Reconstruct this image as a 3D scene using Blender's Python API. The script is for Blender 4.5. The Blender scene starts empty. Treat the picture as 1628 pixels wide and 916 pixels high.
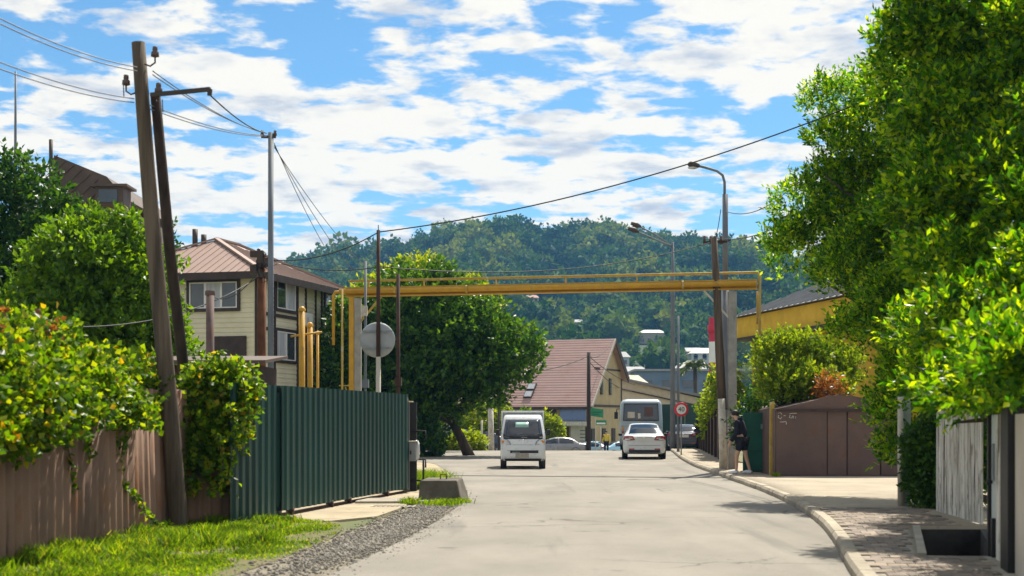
import bpy, bmesh, math, random
import numpy as np
from mathutils import Vector, Matrix, noise

random.seed(7); rng = np.random.default_rng(7)
S = bpy.context.scene
COL = S.collection
R = math.radians

# ------------------------------------------------------------------ camera, sky, sun, exposure
EYE = 1.6; F = 2260.0                      # eye height in metres; focal length in pixels of a 1628 px wide frame
cam = bpy.data.cameras.new('camera'); camo = bpy.data.objects.new('camera', cam); COL.objects.link(camo)
camo.location = (0, 0, EYE); camo.rotation_euler = (R(90), 0, 0)
cam.sensor_width = 36; cam.lens = 36 * F / 1628; cam.shift_y = 210 / 1628
cam.clip_start = 0.1; cam.clip_end = 6000
cam.dof.use_dof = True; cam.dof.focus_distance = 46; cam.dof.aperture_fstop = 2.0
S.camera = camo

HAZE = .00016
SUN_EL = R(55); SUN_AZ = math.atan2(0.36, 0.933)      # azimuth from +Y (ahead) towards +X (right)
sund = bpy.data.lights.new('sun', 'SUN'); sund.energy = 5.0; sund.angle = R(0.53); sund.color = (1.0, 0.93, 0.80)
suno = bpy.data.objects.new('sun', sund); COL.objects.link(suno)
sdir = Vector((math.sin(SUN_AZ) * math.cos(SUN_EL), math.cos(SUN_AZ) * math.cos(SUN_EL), math.sin(SUN_EL)))
suno.rotation_euler = sdir.to_track_quat('Z', 'Y').to_euler(); suno.location = (30, 40, 80)

W = bpy.data.worlds.new('World'); S.world = W; W.use_nodes = True
nt = W.node_tree; nt.nodes.clear()
def N(t, **k):
    n = nt.nodes.new(t)
    for a, b in k.items(): setattr(n, a, b)
    return n
def lk(a, b): nt.links.new(a, b)
def mth(op, a, b=None, c=None):
    n = N('ShaderNodeMath', operation=op)
    for i, v in enumerate((a, b, c)):
        if v is None: continue
        if isinstance(v, (int, float)): n.inputs[i].default_value = v
        else: lk(v, n.inputs[i])
    return n.outputs[0]
sky = N('ShaderNodeTexSky', sky_type='NISHITA', sun_disc=False)
sky.sun_elevation = SUN_EL; sky.sun_rotation = SUN_AZ
sky.air_density = 1.0; sky.dust_density = 0.25; sky.ozone_density = 3.0
tc = N('ShaderNodeTexCoord'); sep = N('ShaderNodeSeparateXYZ'); lk(tc.outputs['Generated'], sep.inputs[0])
zz = mth('ADD', mth('MAXIMUM', sep.outputs[2], 0.0), 0.10)
u = mth('DIVIDE', sep.outputs[0], zz); v = mth('DIVIDE', sep.outputs[1], zz)
def cloud_noise(du, dv, scale, detail, rough, seed):
    cb = N('ShaderNodeCombineXYZ'); lk(mth('ADD', u, du), cb.inputs[0]); lk(mth('MULTIPLY', mth('ADD', v, dv), 1.0), cb.inputs[1])
    cb.inputs[2].default_value = seed
    t = N('ShaderNodeTexNoise'); t.inputs['Scale'].default_value = scale; t.inputs['Detail'].default_value = detail
    t.inputs['Roughness'].default_value = rough; t.inputs['Distortion'].default_value = 0.15
    lk(cb.outputs[0], t.inputs['Vector']); return t.outputs[0]
def ramp01(x, a, b):
    n = N('ShaderNodeMapRange', interpolation_type='SMOOTHSTEP'); lk(x, n.inputs[0])
    n.inputs[1].default_value = a; n.inputs[2].default_value = b; return n.outputs[0]
big = cloud_noise(0, 0, 1.3, 2, .5, 3.3)
n1 = cloud_noise(0, 0, 5.6, 12, .56, 1.7)
dens = mth('ADD', mth('ADD', mth('MULTIPLY', n1, .72), mth('MULTIPLY', big, .28)), mth('MULTIPLY', mth('MAXIMUM', mth('SUBTRACT', .2, sep.outputs[2]), 0.0), .22))
mask = ramp01(dens, .440, .525)
thick = ramp01(mth('ADD', mth('MULTIPLY', cloud_noise(0.03, 0.12, 3.7, 7, .55, 1.9), .55), mth('MULTIPLY', cloud_noise(.2, .1, 5.5, 7, .6, 6.1), .45)), .49, .66)
ccol = N('ShaderNodeMix', data_type='RGBA'); lk(thick, ccol.inputs['Factor'])
ccol.inputs['A'].default_value = (13.0, 12.5, 11.3, 1); ccol.inputs['B'].default_value = (6.6, 7.5, 9.0, 1)
sat = N('ShaderNodeMix', data_type='RGBA', blend_type='MULTIPLY'); sat.inputs['Factor'].default_value = 1
lk(sky.outputs[0], sat.inputs['A']); sat.inputs['B'].default_value = (0.92, 1.38, 1.56, 1)
mixc = N('ShaderNodeMix', data_type='RGBA'); lk(mask, mixc.inputs['Factor']); lk(sat.outputs['Result'], mixc.inputs['A']); lk(ccol.outputs['Result'], mixc.inputs['B'])
bg = N('ShaderNodeBackground'); bg.inputs['Strength'].default_value = 0.05; lk(mixc.outputs['Result'], bg.inputs[0])
wo = N('ShaderNodeOutputWorld'); lk(bg.outputs[0], wo.inputs[0])

vs = S.view_settings; vs.view_transform = 'Standard'; vs.look = 'None'; vs.gamma = 1; vs.use_curve_mapping = False; vs.exposure = 0.70
S.cycles.max_bounces = 8; S.cycles.transparent_max_bounces = 8; S.cycles.volume_bounces = 0

# ------------------------------------------------------------------ helpers
def at(px, py, Y):
    'world point at depth Y that the photograph shows at pixel (px, py)'
    return Vector(((px - 814) * Y / F, Y, EYE - (py - 668) * Y / F))
def gz(y):
    'height of the street: level, then falling away beyond the crest'
    if y < 68: return 0.0
    if y < 105: return -.0008 * (y - 68) ** 2
    t = min(y - 105, 35); return -1.0952 - .0592 * t + .0592 / 70 * t * t

def mat(name, col, rough=.7, col2=None, var=.18, scale=3.0, bump=0.0, bscale=30.0, metal=0.0, spec=.4, detail=6, stretch=(1, 1, 1), lo=.35, hi=.65, coat=0, rvar=.1, ovar=0.0):
    m = bpy.data.materials.new(name); m.use_nodes = True
    t = m.node_tree; b = t.nodes['Principled BSDF']; L = t.links.new
    c = Vector(col[:3]); c2 = Vector(col2[:3]) if col2 else c * (1 - var) ; c1 = c if col2 else c * (1 + var)
    tcn = t.nodes.new('ShaderNodeTexCoord'); mp = t.nodes.new('ShaderNodeMapping'); mp.inputs['Scale'].default_value = stretch
    oi = t.nodes.new('ShaderNodeObjectInfo'); sh = t.nodes.new('ShaderNodeVectorMath'); sh.operation = 'MULTIPLY_ADD'; L(oi.outputs['Random'], sh.inputs[0]); sh.inputs[1].default_value = (37, 53, 71); L(tcn.outputs['Object'], sh.inputs[2])
    L(sh.outputs[0], mp.inputs[0])                  # pieces that share a mesh do not share their pattern
    n = t.nodes.new('ShaderNodeTexNoise'); n.inputs['Scale'].default_value = scale; n.inputs['Detail'].default_value = detail; n.inputs['Roughness'].default_value = .62
    L(mp.outputs[0], n.inputs['Vector'])
    r = t.nodes.new('ShaderNodeMapRange'); r.inputs[1].default_value = lo; r.inputs[2].default_value = hi; L(n.outputs[0], r.inputs[0])
    mx = t.nodes.new('ShaderNodeMix'); mx.data_type = 'RGBA'; L(r.outputs[0], mx.inputs['Factor'])
    mx.inputs['A'].default_value = (*c1, 1); mx.inputs['B'].default_value = (*c2, 1)
    res = mx.outputs['Result']
    if ovar:
        om = t.nodes.new('ShaderNodeMapRange'); L(oi.outputs['Random'], om.inputs[0]); om.inputs[3].default_value = 1 - ovar; om.inputs[4].default_value = 1 + ovar
        vm = t.nodes.new('ShaderNodeVectorMath'); vm.operation = 'SCALE'; L(res, vm.inputs[0]); L(om.outputs[0], vm.inputs['Scale']); res = vm.outputs[0]
    L(res, b.inputs['Base Color'])
    b.inputs['Metallic'].default_value = metal; b.inputs['Specular IOR Level'].default_value = spec
    rr = t.nodes.new('ShaderNodeMapRange'); L(n.outputs[0], rr.inputs[0]); rr.inputs[3].default_value = max(0, rough - rvar); rr.inputs[4].default_value = min(1, rough + rvar)
    L(rr.outputs[0], b.inputs['Roughness'])
    if coat: b.inputs['Coat Weight'].default_value = coat; b.inputs['Coat Roughness'].default_value = .05
    if bump:
        n2 = t.nodes.new('ShaderNodeTexNoise'); n2.inputs['Scale'].default_value = bscale; n2.inputs['Detail'].default_value = 4; L(mp.outputs[0], n2.inputs['Vector'])
        bp = t.nodes.new('ShaderNodeBump'); bp.inputs['Strength'].default_value = bump; bp.inputs['Distance'].default_value = .02; L(n2.outputs[0], bp.inputs['Height']); L(bp.outputs[0], b.inputs['Normal'])
    return m
def over(m, col, scale, lo, hi, stretch=(1, 1, 1), detail=5, seed=(0, 0, 0)):
    'add a layer of stains / patches of another colour to a mat() material'
    t = m.node_tree; b = t.nodes['Principled BSDF']; L = t.links.new
    src = b.inputs['Base Color'].links[0].from_socket
    tcn = t.nodes.new('ShaderNodeTexCoord'); mp = t.nodes.new('ShaderNodeMapping'); mp.inputs['Scale'].default_value = stretch; mp.inputs['Location'].default_value = seed; oi = t.nodes.new('ShaderNodeObjectInfo'); sh = t.nodes.new('ShaderNodeVectorMath'); sh.operation = 'MULTIPLY_ADD'; L(oi.outputs['Random'], sh.inputs[0]); sh.inputs[1].default_value = (41, 29, 67); L(tcn.outputs['Object'], sh.inputs[2]); L(sh.outputs[0], mp.inputs[0])
    n = t.nodes.new('ShaderNodeTexNoise'); n.inputs['Scale'].default_value = scale; n.inputs['Detail'].default_value = detail; n.inputs['Roughness'].default_value = .6; L(mp.outputs[0], n.inputs['Vector'])
    r = t.nodes.new('ShaderNodeMapRange'); r.inputs[1].default_value = lo; r.inputs[2].default_value = hi; L(n.outputs[0], r.inputs[0])
    mx = t.nodes.new('ShaderNodeMix'); mx.data_type = 'RGBA'; L(r.outputs[0], mx.inputs['Factor']); L(src, mx.inputs['A']); mx.inputs['B'].default_value = (*col, 1)
    L(mx.outputs['Result'], b.inputs['Base Color']); return m
def cracks(m, scale, width, col):
    t = m.node_tree; b = t.nodes['Principled BSDF']; L = t.links.new
    src = b.inputs['Base Color'].links[0].from_socket
    tcn = t.nodes.new('ShaderNodeTexCoord')
    ns = t.nodes.new('ShaderNodeTexNoise'); ns.inputs['Scale'].default_value = 1.2; ns.inputs['Detail'].default_value = 6; L(tcn.outputs['Object'], ns.inputs['Vector'])
    va = t.nodes.new('ShaderNodeVectorMath'); va.operation = 'MULTIPLY_ADD'; L(ns.outputs['Color'], va.inputs[0]); va.inputs[1].default_value = (1.6, 1.6, 0); L(tcn.outputs['Object'], va.inputs[2])
    vo = t.nodes.new('ShaderNodeTexVoronoi'); vo.feature = 'DISTANCE_TO_EDGE'; vo.inputs['Scale'].default_value = scale; L(va.outputs[0], vo.inputs['Vector'])
    r = t.nodes.new('ShaderNodeMapRange'); r.inputs[1].default_value = 0; r.inputs[2].default_value = width; r.inputs[3].default_value = .75; r.inputs[4].default_value = 0; L(vo.outputs['Distance'], r.inputs[0])
    n3 = t.nodes.new('ShaderNodeTexNoise'); n3.inputs['Scale'].default_value = .35; L(tcn.outputs['Object'], n3.inputs['Vector'])
    r3 = t.nodes.new('ShaderNodeMapRange'); r3.inputs[1].default_value = .5; r3.inputs[2].default_value = .62; L(n3.outputs[0], r3.inputs[0])
    mu = t.nodes.new('ShaderNodeMath'); mu.operation = 'MULTIPLY'; L(r.outputs[0], mu.inputs[0]); L(r3.outputs[0], mu.inputs[1])
    mx = t.nodes.new('ShaderNodeMix'); mx.data_type = 'RGBA'; L(mu.outputs[0], mx.inputs['Factor']); L(src, mx.inputs['A']); mx.inputs['B'].default_value = (*col, 1)
    L(mx.outputs['Result'], b.inputs['Base Color']); return m
def leafmat(name, cols, trans=.45, rough=.42, tcol=None, spec=.45, patch=None):
    m = bpy.data.materials.new(name); m.use_nodes = True; t = m.node_tree; L = t.links.new
    b = t.nodes['Principled BSDF']; out = t.nodes['Material Output']
    g = t.nodes.new('ShaderNodeNewGeometry'); cr = t.nodes.new('ShaderNodeValToRGB'); L(g.outputs['Random Per Island'], cr.inputs[0])
    while len(cr.color_ramp.elements) < len(cols): cr.color_ramp.elements.new(.5)
    for i, (p, c) in enumerate(cols): cr.color_ramp.elements[i].position = p; cr.color_ramp.elements[i].color = (*c, 1)
    L(cr.outputs[0], b.inputs['Base Color']); b.inputs['Roughness'].default_value = rough; b.inputs['Specular IOR Level'].default_value = spec
    src = cr.outputs[0]
    if patch:                                   # patches of another tint across the ground cover
        sc_, c_ = patch; tcn = t.nodes.new('ShaderNodeTexCoord'); nz = t.nodes.new('ShaderNodeTexNoise'); nz.inputs['Scale'].default_value = sc_; nz.inputs['Detail'].default_value = 3; L(tcn.outputs['Object'], nz.inputs['Vector'])
        rg = t.nodes.new('ShaderNodeMapRange'); rg.inputs[1].default_value = .42; rg.inputs[2].default_value = .66; L(nz.outputs[0], rg.inputs[0])
        px_ = t.nodes.new('ShaderNodeMix'); px_.data_type = 'RGBA'; px_.blend_type = 'MULTIPLY'; L(rg.outputs[0], px_.inputs['Factor']); L(src, px_.inputs['A']); px_.inputs['B'].default_value = (*c_, 1); src = px_.outputs['Result']; L(src, b.inputs['Base Color'])
    tr = t.nodes.new('ShaderNodeBsdfTranslucent')
    mx = t.nodes.new('ShaderNodeMix'); mx.data_type = 'RGBA'; mx.blend_type = 'MULTIPLY'; mx.inputs['Factor'].default_value = 1; L(src, mx.inputs['A']); mx.inputs['B'].default_value = (*(tcol or (2.4, 2.2, .8)), 1)
    L(mx.outputs['Result'], tr.inputs[0])
    ms = t.nodes.new('ShaderNodeMixShader'); ms.inputs[0].default_value = trans; L(b.outputs[0], ms.inputs[1]); L(tr.outputs[0], ms.inputs[2]); L(ms.outputs[0], out.inputs[0])
    return m

def link(name, me, m=None, parent=None):
    o = bpy.data.objects.new(name, me); COL.objects.link(o)
    if m is not None and len(me.materials) == 0: me.materials.append(m)
    if parent is not None:
        o.parent = parent; o.matrix_parent_inverse = Matrix.Translation(-parent.location) if parent.get('world') else Matrix()
    return o
def tag(o, label, cat, group=None):
    o['label'] = label; o['category'] = cat
    if group: o['group'] = group
    return o
def struct(o): o['kind'] = 'structure'; return o
def stuff(o): o['kind'] = 'stuff'; return o
def thing(name, loc, label, cat, group=None, world=True):
    'an Empty at the base of a thing; with world=True its parts are given in world coordinates'
    o = bpy.data.objects.new(name, None); COL.objects.link(o); o.location = loc; o.empty_display_size = .3
    if world: o['world'] = 1
    return tag(o, label, cat, group)
def rebase(o):
    'move the origin of a single-mesh thing to its base'
    me = o.data; n = len(me.vertices); a = np.empty(n * 3); me.vertices.foreach_get('co', a); a = a.reshape(-1, 3)
    c = (a.min(0) + a.max(0)) / 2; c[2] = a[:, 2].min(); a -= c; me.vertices.foreach_set('co', a.ravel()); me.update(); o.location = c
    return o
def copy_tree(o, parent=None):
    c = o.copy(); COL.objects.link(c); c.parent = parent
    for ch in list(o.children): copy_tree(ch, c)
    return c

class MB:
    def __init__(s): s.v = []; s.f = []; s.sm = []
    def add(s, vs, fs, smooth=False):
        b = len(s.v); s.v += [tuple(v) for v in vs]; s.f += [tuple(i + b for i in f) for f in fs]; s.sm += [smooth] * len(fs); return s
    def box(s, c, d, rz=0, M=None):
        hx, hy, hz = d[0] / 2, d[1] / 2, d[2] / 2; c = Vector(c); q = Matrix.Rotation(rz, 3, 'Z')
        vs = [Vector((x * hx, y * hy, z * hz)) for z in (-1, 1) for y in (-1, 1) for x in (-1, 1)]
        vs = [(M @ w if M else q @ w) + c for w in vs]
        return s.add(vs, [(0, 2, 3, 1), (4, 5, 7, 6), (0, 1, 5, 4), (2, 6, 7, 3), (0, 4, 6, 2), (1, 3, 7, 5)])
    def bar(s, p, q, w, h, up=(0, 0, 1)):
        'rectangular bar from p to q'
        p = Vector(p); q = Vector(q); d = (q - p).normalized(); u_ = Vector(up)
        if abs(d.dot(u_)) > .99: u_ = Vector((0, 1, 0))
        x = d.cross(u_).normalized(); z = x.cross(d)
        vs = [e + x * a * w / 2 + z * b * h / 2 for e in (p, q) for a, b in ((-1, -1), (1, -1), (1, 1), (-1, 1))]
        return s.add(vs, [(0, 1, 5, 4), (1, 2, 6, 5), (2, 3, 7, 6), (3, 0, 4, 7), (3, 2, 1, 0), (4, 5, 6, 7)])
    def tube(s, pts, r, n=8, cap=True):
        'round tube along points; r a number or a list'
        pts = [Vector(p) for p in pts]; m = len(pts); rs = r if isinstance(r, (list, tuple)) else [r] * m
        vs = []; ref = None
        for i, p in enumerate(pts):
            d = (pts[min(i + 1, m - 1)] - pts[max(i - 1, 0)]).normalized()
            if ref is None: ref = Vector((1, 0, 0)) if abs(d.x) < .9 else Vector((0, 1, 0))
            x = (ref - d * ref.dot(d)).normalized(); ref = x; y = d.cross(x)
            vs += [p + (x * math.cos(2 * math.pi * k / n) + y * math.sin(2 * math.pi * k / n)) * rs[i] for k in range(n)]
        fs = [(i * n + k, i * n + (k + 1) % n, (i + 1) * n + (k + 1) % n, (i + 1) * n + k) for i in range(m - 1) for k in range(n)]
        s.add(vs, fs, True)
        if cap:
            b = len(s.v) - m * n; s.f.append(tuple(b + k for k in reversed(range(n)))); s.f.append(tuple(b + (m - 1) * n + k for k in range(n))); s.sm += [False, False]
        return s
    def lathe(s, c, prof, n=16, axis='Z'):
        vs = []
        for (r, h) in prof:
            for k in range(n):
                a = 2 * math.pi * k / n; x, y = r * math.cos(a), r * math.sin(a)
                vs.append(Vector(c) + (Vector((x, y, h)) if axis == 'Z' else Vector((h, x, y)) if axis == 'X' else Vector((x, h, y))))
        m = len(prof); fs = [(i * n + k, i * n + (k + 1) % n, (i + 1) * n + (k + 1) % n, (i + 1) * n + k) for i in range(m - 1) for k in range(n)]
        return s.add(vs, fs, True)
    def quad(s, a, b, c, d): return s.add([a, b, c, d], [(0, 1, 2, 3)])
    def prism(s, poly, t):
        'polygon (3-D points) given thickness vector t'
        n = len(poly); t = Vector(t); vs = [Vector(p) for p in poly] + [Vector(p) + t for p in poly]
        return s.add(vs, [tuple(reversed(range(n))), tuple(range(n, 2 * n))] + [(i, (i + 1) % n, n + (i + 1) % n, n + i) for i in range(n)])
    def ell(s, c, r, n=10, m=7, jit=0):
        vs = []; fs = []
        for i in range(m + 1):
            th = math.pi * i / m
            for k in range(n):
                a = 2 * math.pi * k / n; j = 1 + random.uniform(-jit, jit)
                vs.append((c[0] + r[0] * j * math.sin(th) * math.cos(a), c[1] + r[1] * j * math.sin(th) * math.sin(a), c[2] + r[2] * j * math.cos(th)))
        fs = [(i * n + k, (i + 1) * n + k, (i + 1) * n + (k + 1) % n, i * n + (k + 1) % n) for i in range(m) for k in range(n)]
        return s.add(vs, fs, True)
    def mesh(s, name='m'):
        me = bpy.data.meshes.new(name); me.from_pydata([tuple(v) for v in s.v], [], s.f); me.validate()
        if len(me.polygons) == len(s.sm): me.polygons.foreach_set('use_smooth', s.sm)
        bm = bmesh.new(); bm.from_mesh(me); bmesh.ops.recalc_face_normals(bm, faces=bm.faces); bm.to_mesh(me); bm.free(); me.update(); return me
    def build(s, name, m, parent=None): return link(name, s.mesh(name), m, parent)
def bevel(o, w=.02, seg=2):
    b = o.modifiers.new('bevel', 'BEVEL'); b.width = w; b.segments = seg; b.limit_method = 'ANGLE'; b.angle_limit = R(40); return o
def smooth(o):
    o.data.polygons.foreach_set('use_smooth', [True] * len(o.data.polygons)); return o

def tri_mesh(name, V, T, m=None, parent=None, smooth_=False):
    me = bpy.data.meshes.new(name); V = np.asarray(V, np.float32); T = np.asarray(T, np.int32)
    me.vertices.add(len(V)); me.vertices.foreach_set('co', V.ravel())
    me.loops.add(T.size); me.loops.foreach_set('vertex_index', T.ravel())
    k = T.shape[1]; me.polygons.add(len(T)); me.polygons.foreach_set('loop_start', np.arange(0, T.size, k, dtype=np.int32)); me.polygons.foreach_set('loop_total', np.full(len(T), k, np.int32))
    if smooth_: me.polygons.foreach_set('use_smooth', np.ones(len(T), bool))
    me.update(); me.validate()
    return link(name, me, m, parent)
def nrm(a): return a / (np.linalg.norm(a, axis=1, keepdims=True) + 1e-9)
def leaf_geo(P, D, Lf, Wf, fold=.25):
    'N leaves as folded 4-point blades -> verts, tris'
    n = len(P); rv = nrm(rng.normal(size=(n, 3))); Sd = nrm(np.cross(D, rv)); Nn = np.cross(Sd, D)
    Lf = np.broadcast_to(np.asarray(Lf), (n,))[:, None]; Wf = np.broadcast_to(np.asarray(Wf), (n,))[:, None]
    V = np.empty((n, 4, 3)); V[:, 0] = P; V[:, 2] = P + D * Lf + Nn * Lf * .08
    V[:, 1] = P + D * Lf * .45 + Sd * Wf * .5 + Nn * Wf * fold; V[:, 3] = P + D * Lf * .45 - Sd * Wf * .5 + Nn * Wf * fold
    i = np.arange(n)[:, None] * 4
    return V.reshape(-1, 3), np.concatenate([i + [0, 1, 2], i + [0, 2, 3]], 0)
def shoot_leaves(P, D, k, length, Lf, Wf, open_=.9):
    'k leaves set spirally along each shoot (start P, direction D)'
    n = len(P); t = np.tile(np.linspace(.05, 1, k), n); Pi = np.repeat(P, k, 0); Di = np.repeat(D, k, 0)
    ln = np.repeat(length * rng.uniform(.6, 1.25, n), k)
    rad = nrm(np.cross(Di, nrm(rng.normal(size=(n * k, 3)))))
    pos = Pi + Di * (t * ln)[:, None]; dr = nrm(Di * (.35 + .6 * t)[:, None] + rad * open_ + rng.normal(scale=.15, size=(n * k, 3)))
    sz = rng.uniform(.5, 1.35, n * k)
    return leaf_geo(pos, dr, Lf * sz, Wf * sz)
def crown_pts(ells, n, inner=.22, lump=.22, freq=1.3, up=.55, cut=-.42, clump=None):
    'points and outward directions over a union of ellipsoids; clumpy'
    if clump:                                   # separate leafy clumps with dark gaps between them
        C, _ = crown_pts([(c, tuple(max(.12, q - .7 * clump) for q in r)) for c, r in ells], 2600, .16, lump, freq, up, cut); keepc = C[:1]
        for c in C:
            if np.min(np.sum((keepc - c) ** 2, 1)) > (clump * 1.12) ** 2: keepc = np.vstack([keepc, c])
        rc = clump * rng.uniform(.7, 1.25, len(keepc)); i = rng.integers(0, len(keepc), n)
        d = nrm(rng.normal(size=(n, 3))); d[:, 2] = np.where(d[:, 2] < -.55, -d[:, 2], d[:, 2])
        p = keepc[i] + d * np.array([1, 1, .82]) * (rc[i] * np.clip(1 - np.abs(rng.normal(scale=.3, size=n)), .1, 1.1))[:, None]
        return p, nrm(d + np.array([0, 0, up]) + rng.normal(scale=.3, size=(n, 3)))
    P = []; D = []; w = np.array([r[0] * r[2] + r[1] * r[2] + r[0] * r[1] for c, r in ells]); w = w / w.sum()
    for (c, r), f in zip(ells, w):
        m = int(n * f); d = nrm(rng.normal(size=(m, 3))); rad = 1 - np.abs(rng.normal(scale=inner, size=m)); rad = np.clip(rad, .15, 1.05)
        lm = np.array([noise.noise(Vector(x) * freq * 2 + Vector(c)) for x in d * np.array(r)]) 
        p = d * np.array(r) * (rad * (1 + lump * lm))[:, None] + np.array(c)
        keep = lm > cut + rng.normal(scale=.1, size=m)
        o = nrm(d / np.array(r)); dd = nrm(o + np.array([0, 0, up]) + rng.normal(scale=.35, size=(m, 3)))
        P.append(p[keep]); D.append(dd[keep])
    return np.concatenate(P), np.concatenate(D)
def trunk_mb(base, tops, r0, r1=.04, wob=.12):
    mb = MB(); base = Vector(base)
    fork = base.lerp(sum((Vector(t) for t in tops), Vector()) / len(tops), .38)
    pts = [base + Vector((0, 0, -.15)), base.lerp(fork, .5) + Vector((random.uniform(-wob, wob), random.uniform(-wob, wob), 0)), fork]
    mb.tube(pts, [r0 * 1.15, r0 * .9, r0 * .75], 9)
    for t in tops:
        t = fork.lerp(Vector(t), .8); mid = fork.lerp(t, .5) + Vector((random.uniform(-wob, wob), random.uniform(-wob, wob), wob))
        mb.tube([fork, mid, t], [r0 * .6, r0 * .4, r1], 7)
        for k in range(3):
            e = t + Vector((random.uniform(-1, 1), random.uniform(-1, 1), random.uniform(-.2, 1))) * (t - fork).length * .14
            mb.tube([mid.lerp(t, .3 + .2 * k), e], [r1 * 1.2, r1 * .3], 5)
    return mb
def tree(name, base, ells, nshoot, k, slen, Lf, Wf, lm, bark, label, cat='tree', group=None, inner=.22, lump=.22, r0=.15, up=.55, tops=None, opn=.9, crown_name='crown', freq=1.3, cut=-.42, clump=None):
    t = thing(name, base, label, cat, group)
    P, D = crown_pts(ells, nshoot, inner, lump, freq, up, cut, clump)
    V, T = shoot_leaves(P, D, k, slen, Lf, Wf, opn)
    c = tri_mesh(crown_name, V, T, lm, t); stuff(c)
    trunk_mb(base, tops or [e[0] for e in ells], r0).build('trunk', bark, t)
    return t
# ------------------------------------------------------------------ materials
M_ASPH = mat('asphalt', (.262, .238, .20), .85, col2=(.20, .183, .156), scale=.5, bump=.35, bscale=90, spec=.25, stretch=(1, .5, 1))
over(M_ASPH, (.31, .285, .24), .35, .55, .75, (1.0, .12, 1)); over(M_ASPH, (.15, .137, .12), 26, .58, .78); over(M_ASPH, (.34, .32, .28), 34, .62, .8); over(M_ASPH, (.12, .11, .098), .9, .64, .72, seed=(7, 3, 0)); over(M_ASPH, (.17, .158, .138), .55, .60, .68, (1.3, .10, 1), seed=(3, 8, 0))
cracks(M_ASPH, .22, .009, (.05, .046, .042)); cracks(M_ASPH, .9, .006, (.09, .083, .075))
M_GROUND = mat('dry_ground', (.20, .165, .10), .95, col2=(.09, .12, .035), scale=.35, bump=.4, bscale=12)
M_CONC = mat('concrete', (.40, .36, .29), .9, col2=(.29, .26, .21), scale=1.6, bump=.25, bscale=50); over(M_CONC, (.16, .14, .11), 5, .6, .75)
M_APRON = mat('worn_concrete_apron', (.44, .36, .24), .92, col2=(.31, .26, .175), scale=1.1, bump=.3, bscale=40); over(M_APRON, (.20, .165, .11), 3.5, .6, .72); cracks(M_APRON, .5, .02, (.08, .07, .05))
M_WALK = mat('pavement', (.40, .335, .245), .9, col2=(.30, .255, .19), scale=.8, bump=.25, bscale=60); over(M_WALK, (.19, .16, .12), 6, .62, .75); cracks(M_WALK, .7, .012, (.1, .085, .07))
M_KERB = mat('kerb_concrete', (.40, .345, .26), .9, col2=(.28, .245, .19), scale=2, bump=.3, bscale=40, ovar=0.14); over(M_KERB, (.16, .13, .09), 7, .6, .75)
M_PAV = [mat('paver_%d' % i, c, .9, var=.22, scale=5, bump=.35, bscale=60, ovar=.2) for i, c in enumerate([(.23, .185, .15), (.19, .157, .13), (.27, .215, .165)])]
M_GRAVEL = mat('gravel_bed', (.26, .225, .165), .95, col2=(.13, .115, .09), scale=9, bump=.8, bscale=40)
M_STONE = leafmat('gravel_stones', [(0, (.10, .095, .085)), (.5, (.20, .185, .16)), (1, (.34, .31, .26))], trans=0, rough=.9, spec=.2)
M_GRASS = leafmat('grass', [(0, (.06, .13, .008)), (.45, (.12, .22, .010)), (.8, (.22, .31, .014)), (1, (.33, .32, .05))], trans=.5, rough=.55, spec=.25, tcol=(2.2, 2.1, .5), patch=(1.1, (.42, .5, .7)))
M_TURF = mat('turf_soil', (.09, .11, .025), .95, col2=(.17, .13, .07), scale=2.2, bump=.6, bscale=25)
M_BARK = mat('bark', (.10, .075, .052), .95, col2=(.045, .034, .025), scale=6, bump=.7, bscale=30, stretch=(1, 1, .25))
M_WOODP = mat('old_pole_wood', (.15, .112, .08), .93, col2=(.055, .041, .030), scale=9, bump=.7, bscale=30, stretch=(1, 1, .06), detail=8)
M_WOODD = mat('dark_tarred_wood', (.055, .035, .026), .9, col2=(.022, .016, .014), scale=9, bump=.5, bscale=30, stretch=(1, 1, .08))
M_BROWN = mat('rusty_brown_sheet', (.30, .18, .12), .72, col2=(.20, .125, .09), scale=1.3, bump=.15, bscale=20, stretch=(1, 1, .3), spec=.3, ovar=0.2); over(M_BROWN, (.24, .095, .03), 2.2, .55, .75, (1, 1, .5)); over(M_BROWN, (.035, .024, .02), 5, .62, .78, (1.5, 1.5, .12))
M_GREEN = mat('green_profile_sheet', (.005, .052, .044), .42, col2=(.003, .036, .032), scale=.7, spec=.45, stretch=(1, 1, .4), ovar=0.14); over(M_GREEN, (.016, .075, .066), 4, .62, .8, (2, 2, .05)); over(M_GREEN, (.035, .055, .045), 3, .64, .82, (1, 1, .6), seed=(5, 2, 1))
M_BLACK = mat('black_metal', (.009, .0095, .010), .55, var=.3, spec=.4)
M_DKSTEEL = mat('dark_steel', (.05, .048, .048), .6, col2=(.085, .055, .04), scale=8, metal=.3)
M_GALV = mat('galvanised_steel', (.30, .32, .34), .55, col2=(.20, .215, .23), scale=5, metal=.35, stretch=(1, 1, .3))
M_GREYP = mat('grey_painted_steel', (.17, .19, .22), .6, col2=(.115, .13, .15), scale=4, stretch=(1, 1, .3))
M_RUST = mat('rust', (.20, .075, .028), .9, col2=(.09, .035, .018), scale=7, bump=.3, bscale=40, stretch=(1, 1, .3))
M_RUSTD = mat('dark_rusty_pipe', (.075, .038, .027), .85, col2=(.04, .022, .018), scale=7, stretch=(1, 1, .3))
M_YEL = mat('yellow_gas_paint', (.60, .33, .022), .5, col2=(.47, .25, .018), scale=3, spec=.4); over(M_YEL, (.22, .12, .03), 6, .63, .8, (1, 1, .5))
M_YELW = mat('weathered_yellow_paint', (.50, .33, .05), .7, col2=(.36, .25, .06), scale=6); over(M_YELW, (.5, .44, .3), 5, .58, .7)
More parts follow.
